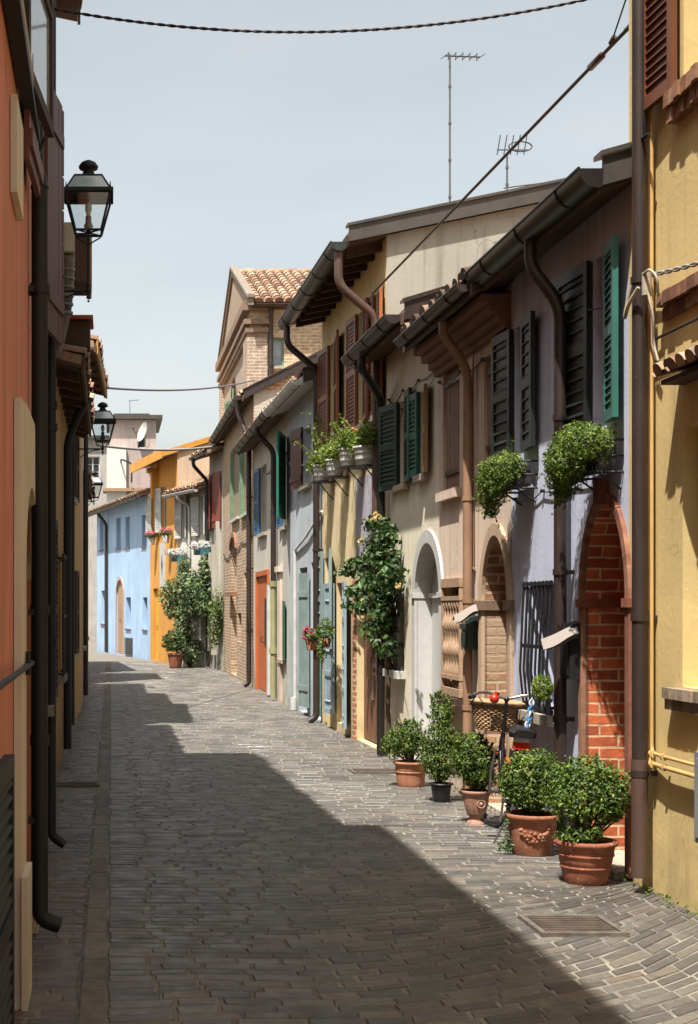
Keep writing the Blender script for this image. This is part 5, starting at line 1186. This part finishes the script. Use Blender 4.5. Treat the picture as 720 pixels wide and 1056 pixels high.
# ---- four white pots ------------------------------------------------------
wp = None; wpl = ['white flower pot at the far end of the row under the brown shutters, tallest plant', 'white flower pot second from the far end under the brown shutters', 'white flower pot second from the near end under the brown shutters', 'widest white flower pot at the near end of the row, beside the copper pipe']
for i, (px, py, Y) in enumerate(((332, 489, 20.0), (345.7, 484, 18.86), (360, 474, 17.75), (379, 473, 16.6))):
    c = Vector(((px-CX)*Y/FPX, Y, CZ-(py+7-HY)*Y/FPX)); r_ = empty('white_flower_pot', c, wpl[i], 'flower pot', 'white pots under the brown shutters'); rnd = random.Random(40+i)
    wdt = .15 if i == 3 else .12
    m = MB(); m.lathe([(wdt*.8, 0), (wdt*.86, .01), (wdt*.9, .06), (wdt*.94, .065), (wdt*.92, .08), (wdt*.97, .13), (wdt*1.02, .135), (wdt*1.0, .15), (wdt*1.05, .185), (wdt*1.12, .19), (wdt*1.12, .215), (wdt*1.02, .215), (wdt*.98, .18)], c, 24); m.build('pot', M['white'], r_)
    m = MB(); bl = [(c+Vector((0, 0, .3)), (.17, .3, .14)), (c+Vector((-.08, .1, .22)), (.12, .2, .12)), (c+Vector((.0, -.15, .34)), (.12, .2, .12))]; leaves(m, bl, 2300, .022, rnd, shell=.8); m.build('foliage', leafy, r_)
    m = MB()
    for k in range(7 if i else 10):
        p = c+Vector((rnd.uniform(-.1, .1), rnd.uniform(-.2, .2), .3)); e = p+Vector((rnd.uniform(-.25, .08), rnd.uniform(-.1, .4), rnd.uniform(.08, .3 if i else .7)))
        mid = (p+e)/2+Vector((-.05, 0, .08)); m.tube([p, mid, e], .003, 4, False)
        bl = [(p.lerp(e, q), (.035, .05, .035)) for q in (.4, .7, 1)]; leaves(m, bl, 36, .02, rnd, shell=.9)
    m.build('trailing_stems', leafy, r_)
    m = MB()
    for k in range(9): leaves(m, [(c+Vector((rnd.uniform(-.17, .1), rnd.uniform(-.28, .28), rnd.uniform(.2, .44))), (.02, .02, .02))], 14, .012, rnd, shell=1, aspect=.8)
    m.build('blossoms', M['white'] if i != 3 else painted('#d9792b', .5, .1), r_)
    m = MB(); F = R5F; z = c.z-.012; uq = (c-F.A).dot(F.d); F.box(m, uq-.15, uq+.15, .0, (c-F.A).dot(F.n)+.14, z-.012, z); m.tube([F.P(uq, 0, z-.25), F.P(uq, .2, z-.01)], .008, 5); m.build('shelf_bracket', M['black'], r_)
# ---- climbing vine ---------------------------------------------------------
vc = R5F.P(.3, .12, 0); VN = empty('climbing_vine', vc, 'dark leafy vine climbing the corner between the ochre and cream houses', 'climbing plant'); rnd = random.Random(77)
def VP(px, py, w=.2, F=R5F): u = F.U(px, w); return F.P(u, w, F.Z(px, py, w))
m = MB(); m.tube([VP(402, 775, .08), VP(400, 730, .1), VP(401, 690, .1), VP(397, 640, .14), VP(398, 590, .12), VP(392, 545, .12)], [.03, .026, .024, .02, .014, .008], 7)
for q in range(10): a = VP(398, 690-q*14, .1); b = VP(rnd.uniform(368, 408), 670-q*14, .3); m.tube([a, (a+b)/2+Vector((0, 0, .1)), b], [.009, .006, .003], 5)
m.build('stem', bark, VN)
bl = []
for px, py, rx, rz in ((386, 566, .13, .12), (399, 578, .14, .2), (378, 580, .14, .1), (366, 582, .12, .08), (359, 590, .09, .07), (395, 602, .2, .16), (382, 600, .16, .12), (371, 610, .14, .1), (404, 600, .11, .13), (389, 622, .16, .12), (398, 630, .1, .14), (376, 628, .12, .08), (366, 624, .06, .05), (397, 645, .12, .14), (384, 645, .1, .08), (388, 656, .05, .06), (400, 668, .1, .12), (393, 552, .08, .18), (388, 540, .06, .1), (400, 556, .08, .12), (408, 588, .06, .08)):
    bl.append((VP(px, py, .16), (.17, rx*1.3, rz)))
m = MB(); leaves(m, bl, 4200, .034, rnd, shell=.8, aspect=.7); m.build('foliage', leafd, VN)
pm_ = simple('pale_rose_petals', '#d9c07a', .6)
for px, py in ((388, 530), (391, 533), (386, 536), (371, 557), (412, 604)): m = MB(); leaves(m, [(VP(px+rnd.uniform(-2, 2), py, .28), (.03, .04, .03))], 60, .02, rnd, shell=1, aspect=.8); m.build('rose', pm_, VN)
# small hanging plant + pink flowers on R6
c = VP(336, 660, .2, R6F if False else R5F); r_ = empty('hanging_plant', c, 'small hanging plant by the pale shutters of the ochre house', 'plant'); m = MB(); m.lathe([(.05, -.1), (.08, .02), (.075, .02)], c, 14); m.build('pot', tc, r_); m = MB(); leaves(m, [(c+Vector((0, 0, .12)), (.12, .18, .16)), (c+Vector((-.05, 0, -.1)), (.07, .1, .2))], 700, .025, rnd); m.build('foliage', leafm, r_)
c = VP(322, 660, .15, R6F); r_ = empty('pink_flower_pot', c, 'pink flowers in a pot on the weathered teal door front', 'flower pot'); m = MB(); m.lathe([(.07, -.15), (.1, 0), (.09, 0)], c, 14); m.build('pot', tc2, r_); m = MB(); leaves(m, [(c+Vector((0, 0, .08)), (.13, .18, .1))], 500, .025, rnd); m.build('foliage', leafm, r_)
m = MB()
for k in range(16): leaves(m, [(c+Vector((rnd.uniform(-.14, 0), rnd.uniform(-.15, .15), rnd.uniform(.03, .18))), (.03, .03, .03))], 20, .018, rnd, shell=1, aspect=.8)
m.build('blossoms', simple('pink_petals', '#dc5f80', .6), r_)
# ---- mailboxes and newspapers ----------------------------------------------
def paper(label, F, px, py, w, L_, ang, near=0):
    c = F.P(F.U(px, w), w, F.Z(px, py, w)); m = MB(); rr = random.Random(int(px)); n = 10
    for lay in range(3):
        dr_ = (F.n*cos(R(ang-3*lay))+F.d*(.05*lay-.1)+Vector((0, 0, sin(R(ang-3*lay))))).normalized(); prev = None; ph = rr.uniform(0, 2)
        for i in range(n+1):
            q = i/n; p = c-dr_*L_*.5+dr_*L_*q+Vector((0, 0, .006*sin(q*6+ph)-.045*q*q+.009*lay)); hw = .05+.006*lay
            cur = (p-F.d*hw+Vector((0, 0, -.05+.008*sin(q*5+ph))), p+Vector((0, 0, .012)), p+F.d*hw+Vector((0, 0, -.03-.008*sin(q*6))))
            if prev: m.face([prev[0], cur[0], cur[1], prev[1]], .5, True); m.face([prev[1], cur[1], cur[2], prev[2]], .5, True)
            prev = cur
    o = m.build('newspaper', NEWS); tag(o, label, 'newspaper'); return o
nw = NT('newsprint'); wv_ = nw.n('ShaderNodeTexWave', _bands_direction='Z', Scale=60.0, Distortion=3.0); nw.l(nw.pos(), wv_.inputs[0]); nw.col(nw.ramp(wv_.outputs['Fac'], [(.2, lin('#7d756d')), (.5, lin('#aca298'))])); nw.b.inputs['Roughness'].default_value = .9; NEWS = nw.m
def mailbox(label, F, u0, u1, w, z0, z1, mat):
    c = F.P((u0+u1)/2, 0, z0); r_ = empty('mailbox', c, label, 'mailbox'); m = MB(); F.box(m, u0, u1, .002, w, z0, z1-.03)
    pts = [(0.002, z1-.03), (w, z1-.03), (w*.8, z1), (.002, z1+.02)]
    for u in (u0, u1): m.face([F.P(u, a, b) for a, b in pts])
    for a, b in zip(pts[1:], pts[2:]): m.face([F.P(u0, *a), F.P(u1, *a), F.P(u1, *b), F.P(u0, *b)])
    m.build('body', mat, r_); m = MB(); F.box(m, u0-.012, u1+.012, w+.001, w+.014, z1-.1, z1-.055); m.build('slot_flap', mat, r_)
    m = MB(); F.box(m, u0+.02, u1-.02, w+.001, w+.01, z0+.03, z1-.13); m.build('door', mat, r_)
uA = R3F.U(494, 0); uB = uA+.2; mailbox('dark green mailbox on the beige house with a newspaper stuck in it', R3F, min(uA, uB), max(uA, uB), .1, R3F.Z(488, 671, .1), R3F.Z(488, 637, .1), painted('#2f4540', .4, .2))
paper('folded newspaper sticking out of the dark green mailbox', R3F, 480, 630, .14, .2, -8)
uA = R2F.U(603.5, 0)+.01; mailbox('black mailbox on the lilac house beside the bronze pipe', R2F, uA, uA+.2, .1, R2F.Z(596, 702, .1), R2F.Z(596, 644, .1), M['black'])
paper('folded newspaper lying over the black mailbox', R2F, 576, 654, .17, .24, -6)
# ---- far plants -------------------------------------------------------------
def FP(F, px, py, w): u = F.U(px, w); return F.P(u, w, F.Z(px, py, w))
F = R10F; base_ = FP(F, 196, 687, .35); base_.z = 0
FC = empty('climbing_tree', base_, 'big variegated climbing plant covering the small white house by the bend', 'climbing plant', None); rnd = random.Random(8)
bl = [(FP(F, px, py, .35), (rx, .4, rz)) for px, py, rx, rz in ((188, 610, .55, .5), (204, 616, .55, .5), (178, 616, .42, .45), (197, 600, .5, .35), (211, 606, .3, .55), (185, 630, .45, .28), (200, 630, .5, .25), (191, 655, .34, .4), (196, 672, .42, .35), (190, 645, .34, .3), (190, 585, .2, .35), (210, 586, .14, .4), (212, 625, .3, .3))]
m = MB(); leaves(m, bl, 11000, .05, rnd, shell=.6, aspect=.5); m.build('foliage', leafv, FC)
m = MB(); m.tube([base_, FP(F, 194, 660, .3), FP(F, 196, 620, .3), FP(F, 194, 590, .25)], [.07, .05, .04, .02], 8)
for k in range(8): m.tube([FP(F, 195, 640-k*4, .3), FP(F, rnd.uniform(178, 210), 620-k*5, .4)], [.02, .008], 5)
m.build('trunk', bark, FC)
c = FP(F, 181, 683, .9); c.z = 0; r_ = empty('large_terracotta_pot', c, 'large terracotta pot with leafy plant in front of the orange yellow house', 'flower pot'); m = MB(); m.lathe(pot_prof(.15, .21, .42, .05), c, 20); m.build('pot', tc, r_); m = MB(); leaves(m, [(c+Vector((-.05, 0, .75)), (.32, .3, .3))], 900, .05, rnd); m.build('foliage', leafd, r_)
for i, (px, py, FF, lab) in enumerate(((184, 579, R10F, 'trough of white flowers beside the orange house, left of the two on the white house'), (208, 572, R10F, 'trough of white flowers above the climbing plant, right of the two on the white house'))):
    c = FP(FF, px, py, .25); r_ = empty('flower_trough', c, lab, 'flower box', 'white flower troughs'); m = MB(); m.obox(c-FF.d*.35-FF.n*.1, FF.d*.7, FF.n*.2, (0, 0, .18)); m.build('box', painted('#3f7480', .6, .1), r_)
    m = MB(); leaves(m, [(c+Vector((0, 0, .25)), (.4, .25, .14))], 900, .035, random.Random(3+i)); m.build('blossoms', M['white'], r_)
for i, (px, py, lab) in enumerate(((171, 560, 'pink flower pot on the orange house, nearer the white house'), (156, 562, 'pink flower pot on the orange house, at its blue house corner'))):
    FF = R11F; c = FP(FF, px, py, .2); r_ = empty('pink_window_pot', c, lab, 'flower pot', 'pink window pots'); m = MB(); m.lathe([(.09, 0), (.13, .22), (.11, .22)], c, 14); m.build('pot', M['white'], r_)
    m = MB(); leaves(m, [(c+Vector((0, 0, .3)), (.2, .2, .1))], 300, .04, random.Random(5+i)); m.build('foliage', leafm, r_)
    m = MB(); leaves(m, [(c+Vector((0, 0, .36)), (.2, .2, .09))], 190, .035, random.Random(15+i)); m.build('blossoms', simple('pink_petals', '#dc5f80', .6), r_)
c = FP(R8F, 232, 640, .5); c = Vector((2.6, 39.7, 0)); r_ = empty('wall_creeper', c, 'pale green creeper on the narrow grey house beside the brick house', 'climbing plant'); F9_ = Fac(PB[0], PB[1]); bl = [(FP(F9_, px, py, .15), (.22, .2, .4)) for px, py in ((223, 632), (224, 645), (222, 655), (226, 622))]; m = MB(); leaves(m, bl, 1500, .04, rnd, shell=.7); m.build('foliage', leafm, r_); m = MB(); m.tube([c, FP(F9_, 224, 640, .1), FP(F9_, 224, 622, .1)], .015, 5); m.build('stem', bark, r_)

# ---- lanterns ----------------------------------------------------------------
glm = clear_glass()
def lantern(x, y, z0, s, wallx, armz, label):
    """z0 bottom of the glass body, s overall size of body"""
    r_ = empty('wall_lantern', (wallx, y, armz), label, 'street lamp', 'iron wall lanterns on the left'); c = Vector((x, y, z0)); m = MB(); hb, ht, H = .2*s, .34*s, .55*s
    def sq(h, z): return [c+Vector((a*h, b*h, z)) for a, b in ((-1, -1), (1, -1), (1, 1), (-1, 1))]
    lo, hi = sq(hb, 0), sq(ht, H)
    for a, b in zip(lo, hi): m.tube([a, b], .018*s, 6)
    for q, rad in ((lo, .02*s), (hi, .016*s)): m.tube(q+[q[0]], rad, 6)
    m.tube([lo[0], lo[2]], .014*s, 6); m.tube([lo[1], lo[3]], .014*s, 6)
    for p in hi: m.tube([p+Vector((0, 0, .06*s)), p+Vector((0, 0, .16*s))], [.016*s, .004*s], 6)
    m.build('frame', M['black'], r_)
    m = MB(); e0, e1, e2, e3 = sq(ht*1.14, H), sq(ht*1.14, H+.06*s), sq(ht*.98, H+.07*s), sq(ht*.62, H+.29*s)
    for A_, B_ in ((e0, e1), (e1, e2)):
        for i in range(4): m.face([A_[i], A_[(i+1) % 4], B_[(i+1) % 4], B_[i]])
    m.face(e2); m.face(e3)
    for a, b in zip(e2, e3): m.tube([a, b], .016*s, 5)
    m.tube(e3+[e3[0]], .018*s, 5)
    m.lathe([(ht*.55, H+.29*s), (ht*.3, H+.36*s), (ht*.22, H+.42*s), (ht*.42, H+.44*s), (ht*.46, H+.48*s), (ht*.34, H+.54*s), (ht*.1, H+.58*s), (0, H+.585*s)], c, 16)
    rf = m.build('hood', M['black'], r_)
    m = MB()
    for i in range(4): m.face([e2[i], e2[(i+1) % 4], e3[(i+1) % 4], e3[i]])
    m.build('hood_panes', simple('milky_glass', '#bccace', .15), rf)
    m = MB()
    for i in range(4): m.face([lo[i], lo[(i+1) % 4], hi[(i+1) % 4], hi[i]])
    m.build('glass_panes', glm, r_)
    m = MB(); m.lathe([(.0, .0), (.03*s, .01*s), (.075*s, .1*s), (.06*s, .14*s), (.05*s, .15*s), (.045*s, .26*s), (0, .27*s)], c, 12); m.build('lamp_holder', M['darkpipe'], r_)
    m = MB(); m.lathe([(.03*s, .27*s), (.055*s, .36*s), (.05*s, .44*s), (.0, .49*s)], c, 12); m.build('bulb', simple('bulb_glass', '#cfd2cf', .1), r_)
    m = MB(); az = armz; m.tube([Vector((x, y, az-.12*s)), Vector((x, y, z0-.02*s))], .018*s, 8)
    for zz, rr in ((az, .045), (az-.1*s, .035), (az+.1*s, .035), (az-.16*s, .02)): m.ico((x, y, zz), rr*s)
    m.tube([Vector((wallx, y, az)), Vector((x, y, az))], .022*s, 8)
    sc = [Vector((x+(wallx-x)*(.15+.7*q), y, az-.03*s-.22*s*q*q)) for q in [i/8 for i in range(9)]]; m.tube(sc, .014*s, 6)
    for sgn in (-1, 1): m.tube([c+Vector((sgn*hb, 0, 0)), c+Vector((sgn*hb*.9, 0, -.08*s)), c+Vector((sgn*hb*.3, 0, -.15*s)), c+Vector((0, 0, -.2*s))], .012*s, 6)
    m.box((wallx-.01, y-.03*s, az-.2*s), (wallx+.02, y+.03*s, az+.2*s)); m.build('bracket_arm', M['black'], r_)
lantern(-.172, 10.9, 1.65+388*10.9/1500, .48, -.478, 1.65+328*10.9/1500, 'black iron wall lantern nearest the camera, standing clear against the sky')
lantern(-.126, 21, 1.65+173*21/1500, .5, -.51, 1.65+165*21/1500, 'black iron wall lantern in front of the far pale block, second along the left')
lantern(-.35, 29, 1.65+115*29/1500, .47, -.5, 1.65+111*29/1500, 'smallest black iron wall lantern, above the blue house roof edge')
# ---- cables -------------------------------------------------------------------
cab = simple('cable_sheath', '#2b2324', .6)
def cable(label, a, b, sag, r, n=24, twist=0, mat=None, parts=None, name='cable'):
    a, b = Vector(a), Vector(b); m = MB(); pts = [a.lerp(b, i/n)-Vector((0, 0, sag*4*(i/n)*(1-i/n))) for i in range(n+1)]
    if twist:
        n2 = n*6; P2 = []
        for k in range(2):
            q_ = []
            for i in range(n2+1):
                t = i/n2; p = a.lerp(b, t)-Vector((0, 0, sag*4*t*(1-t))); an = t*twist+k*pi; q_.append(p+Vector((0, cos(an)*r*.6, sin(an)*r*.6)))
            m.tube(q_, r*.7, 5, False)
    else: m.tube(pts, r, 6)
    if parts:
        root = empty(name, a, label, 'cable'); m.build('wire', mat or cab, root); parts(root, pts); return root
    o = m.build(name, mat or cab, loc=a); return tag(o, label, 'cable')
def AT(px, py, Y): return Vector(((px-CX)*Y/FPX, Y, CZ-(py-HY)*Y/FPX))
cable('dark twisted cable sagging across the top of the street', AT(50, 8, 9.1), AT(652, -12, 8.9), .205, .0085, twist=170)
def tb_(root, pts):
    m = MB(); d = (pts[-1]-pts[0]).normalized(); A_, B_ = pts[0], pts[-1]; pq = lambda px: next(A_.lerp(B_, k/4000) for k in range(4000) if CX+FPX*A_.lerp(B_, k/4000).x/A_.lerp(B_, k/4000).y <= px); m.tube([pq(622), pq(621), pq(609), pq(608)], [.014, .024, .024, .014], 10); m.build('insulator', simple('brown_insulator', '#4a2c28', .4), root)
    m = MB(); m.tube([AT(645, 32, 8.95), AT(652, 24, 8.86)], .015, 6); m.build('clamp', M['zinc'], root); m = MB(); m.tube([AT(630, 45, 9.15), AT(634, 38, 9.1)], .018, 6); m.build('clamp', M['zinc'], root)
cable('taut dark cable with a brown insulator running from the yellow house to the ochre house', AT(651, 26, 8.86), AT(384, 303, 16.35), .0, .0125, parts=tb_)
cable('thin cable dropping steeply past the insulator beside the yellow house', AT(632, 40, 9.1), AT(652, -20, 8.9), .0, .005)
cable('thin far cable crossing the street from the left lanterns to the tall brick house', AT(110, 400, 22.3), AT(262, 392, 35.6), .12, .018, mat=simple('pale_cable', '#77757a', .6))
cable('pair of pale cables crossing above the orange yellow house', AT(100, 459, 33), AT(232, 459, 38.6), .12, .03, mat=simple('light_cable', '#a7a4a2', .6))
pts = R1F
cable('white twisted cable running along the yellow house from its corner junction', R1F.P(R1F.U(669, .06), .06, R1F.Z(669, 284, .06)), R1F.P(R1F.U(790, .06), .06, R1F.Z(790, 245, .06)), .02, .012, twist=40, mat=simple('white_cable', '#9b948c', .6))
cable('black cable running along the yellow house under the brick course', R1F.P(R1F.U(671, .05), .05, R1F.Z(671, 352, .05)), R1F.P(R1F.U(800, .05), .05, R1F.Z(800, 290, .05)), .0, .009)
cable('slack old cable under the eaves of the lilac house', R2F.P(.1, .03, 3.55), R2F.P(1.6, .03, 3.9), .08, .007, mat=simple('old_cable', '#6b4636', .7))
# junction of cables at R1 corner
JB = empty('cable_junction', R1F.P(R1F.U(664, .14), .1, 3.5), 'bundle of pale cable clamps and loops on the corner pipe of the yellow house', 'junction box')
u = R1F.U(667, .1); zj = R1F.Z(667, 292, .1)
m = MB(); m.tube([R1F.P(u, .1, zj-.07), R1F.P(u, .1, zj+.06)], .028, 10); m.build('sleeve', M['stone'], JB)
m = MB(); mm = [R1F.P(u+.02, .14, zj-.02), R1F.P(u+.1, .17, zj-.1), R1F.P(u+.22, .15, zj-.17), R1F.P(u+.27, .12, zj-.08), R1F.P(u+.22, .1, zj+.06), R1F.P(u+.2, .08, zj+.16)]; m.tube(smooth_path(mm, rad=.05), .011, 6)
mm = [R1F.P(u-.02, .1, zj-.06), R1F.P(u-.05, .08, zj-.2), R1F.P(u-.0, .06, zj-.35), R1F.P(u-.04, .05, zj-.45)]; m.tube(smooth_path(mm, rad=.05), .008, 6); m.tube([p+Vector((0, .03, .01)) for p in mm], .006, 6)
mm = [R1F.P(u, .12, zj+.05), R1F.P(u-.1, .12, zj+.06), R1F.P(u-.16, .1, zj+.0), R1F.P(u-.12, .08, zj-.1)]; m.tube(smooth_path(mm, rad=.05), .008, 6); m.build('cable_loops', simple('cream_cable', '#b9a68f', .6), JB)
# ---- antennas -------------------------------------------------------------------
def antenna(label, px, pyt, Y, zb, kind):
    t = AT(px, pyt, Y); r_ = empty('tv_antenna', (t.x, Y, zb), label, 'antenna', 'antennas on the roofs'); m = MB(); m.tube([(t.x, Y, zb), t], .012, 6)
    for k in range(5): z = zb+(t.z-zb)*(k+.6)/5.5; m.tube([(t.x, Y, z), (t.x, Y, z+.03)], .02, 6)
    m.build('mast', simple('antenna_grey', '#6d7273', .5, .4), r_); m = MB()
    if kind == 'yagi':
        a, b = t+Vector((-.06, 0, -.02)), t+Vector((.44, .25, .06)); m.tube([a, b], .009, 6)
        for k in range(11): p = a.lerp(b, k/10); m.tube([p+Vector((0, -.0, -.05)), p+Vector((0, 0, .05))] if k % 2 else [p+Vector((-.03, .1, 0)), p+Vector((.03, -.1, 0))], .005, 5)
    else:
        for k in range(5): p = t+Vector((-.1+.08*k, .0, .0)); m.tube([p+Vector((-.02, 0, -.02)), p+Vector((.02, 0, .22))], .007, 5)
        m.tube([t+Vector((-.12, 0, .04)), t+Vector((.25, 0, .04))], .008, 5); m.tube([t+Vector((.02+.14*(1+cos(2*pi*j/16)), 0, .06*sin(2*pi*j/16)+.08)) for j in range(17)], .009, 5, False)
        q = t+Vector((0, 0, -.42)); m.tube([q+Vector((-.04, 0, 0)), q+Vector((.42, 0, .06))], .008, 5)
    m.build('elements', simple('antenna_dark', '#4e5455', .5, .4), r_)
antenna('tall thin aerial mast with a small yagi on the ochre house roof', 464, 56, 18, 6.0, 'yagi')
antenna('shorter aerial with folded loop antenna and side arm on the ochre house roof', 523, 158, 17.5, 6.0, 'panel')
antenna('distant thin aerial on the tall pale block', 134, 413, 69, 10.9, 'yagi')
# weeds along the walls
m = MB(); rnd = random.Random(99)
for k in range(60):
    Y = rnd.choice([rnd.uniform(6.5, 9), rnd.uniform(9, 30)]); X = 3.1-.02*rnd.random()-(.004*(Y-8)) if rnd.random() < .75 else -.36-.006*Y
    leaves(m, [((X, Y, .03), (.04, .07, .03))], 22, .012, rnd)
tag(m.build('wall_foot_weeds', leafm), 'scattered small weeds growing along the foot of the walls', 'weeds', kind='stuff')

m = MB(); rnd = random.Random(123)
for k in range(240):
    Y = rnd.uniform(5.6, 9.5) if k % 2 else rnd.uniform(9, 26); X = rnd.choice([rnd.gauss(2.75, .25), rnd.uniform(1.2, 3.0), rnd.gauss(-.25, .08)]); X = min(X, 3.08); s_ = rnd.uniform(.004, .012); a = rnd.uniform(0, pi)
    p = Vector((X, Y, .009)); e1 = Vector((cos(a), sin(a), .25))*s_; e2 = Vector((-sin(a), cos(a), .1))*s_*.6; m.face([p-e1, p+e2, p+e1, p-e2], rnd.random())
tag(m.build('leaf_litter', toned('dry_litter', [(0, lin('#5b4028')), (.5, lin('#7d6440')), (1, lin('#94805c'))], .9, 0)), 'scattered dry leaf bits and crumbs on the paving', 'leaf litter', kind='stuff')
# ======================================================================= CAMERA, LIGHT
cam = bpy.data.cameras.new('camera'); co_ = bpy.data.objects.new('camera', cam); COL.objects.link(co_); scene.camera = co_
co_.location = (0, 0, CZ); co_.rotation_euler = (R(90), 0, 0)
cam.sensor_fit = 'VERTICAL'; cam.sensor_height = 36; cam.sensor_width = 24; cam.lens = 36*FPX/1056
cam.shift_x = (360-CX)/1056; cam.shift_y = (HY-528)/1056; cam.clip_end = 2000; cam.clip_start = .05
sd = Vector((.26, .38, -1.0)).normalized()
sl = bpy.data.lights.new('sun', 'SUN'); so = bpy.data.objects.new('sun', sl); COL.objects.link(so); sl.energy = 5.0; sl.angle = R(.53); sl.color = (1, .955, .875)
so.rotation_euler = sd.to_track_quat('-Z', 'Y').to_euler(); so.location = (-4, -4, 20)
w = bpy.data.worlds.new('World'); scene.world = w; w.use_nodes = True; t = w.node_tree; bg = t.nodes['Background']
sk = t.nodes.new('ShaderNodeTexSky'); sk.sky_type = 'NISHITA'; sk.sun_disc = False
tos = -sd; sk.sun_elevation = math.asin(tos.z); sk.sun_rotation = math.atan2(tos.x, tos.y); sk.dust_density = 3.5; sk.air_density = 1.0; sk.ozone_density = 1.0
hs = t.nodes.new('ShaderNodeHueSaturation'); hs.inputs['Saturation'].default_value = .34; hs.inputs['Value'].default_value = 1.0
t.links.new(sk.outputs[0], hs.inputs['Color']); mx = t.nodes.new('ShaderNodeMix'); mx.data_type = 'RGBA'; mx.blend_type = 'MULTIPLY'; mx.inputs[0].default_value = 1; tc_ = t.nodes.new('ShaderNodeTexCoord'); mp_ = t.nodes.new('ShaderNodeMapping'); mp_.inputs['Scale'].default_value = (2, 2, 7); t.links.new(tc_.outputs['Generated'], mp_.inputs[0]); cn_ = t.nodes.new('ShaderNodeTexNoise'); cn_.inputs['Scale'].default_value = 1.6; cn_.inputs['Detail'].default_value = 6; t.links.new(mp_.outputs[0], cn_.inputs['Vector']); cr_ = t.nodes.new('ShaderNodeValToRGB'); cr_.color_ramp.elements[0].position = .35; cr_.color_ramp.elements[0].color = (.95, .99, .95, 1); cr_.color_ramp.elements[1].position = .7; cr_.color_ramp.elements[1].color = (1.1, 1.09, 1.02, 1); t.links.new(cn_.outputs['Fac'], cr_.inputs[0]); t.links.new(cr_.outputs[0], mx.inputs[7]); t.links.new(hs.outputs[0], mx.inputs[6]); t.links.new(mx.outputs[2], bg.inputs[0]); bg.inputs[1].default_value = .096
vs = scene.view_settings; scene.display_settings.display_device = 'sRGB'; vs.view_transform = 'Standard'; vs.look = 'None'; vs.exposure = 1.16; vs.gamma = 1; vs.use_curve_mapping = False
scene.cycles.use_denoising = True; scene.cycles.max_bounces = 8; scene.cycles.diffuse_bounces = 4
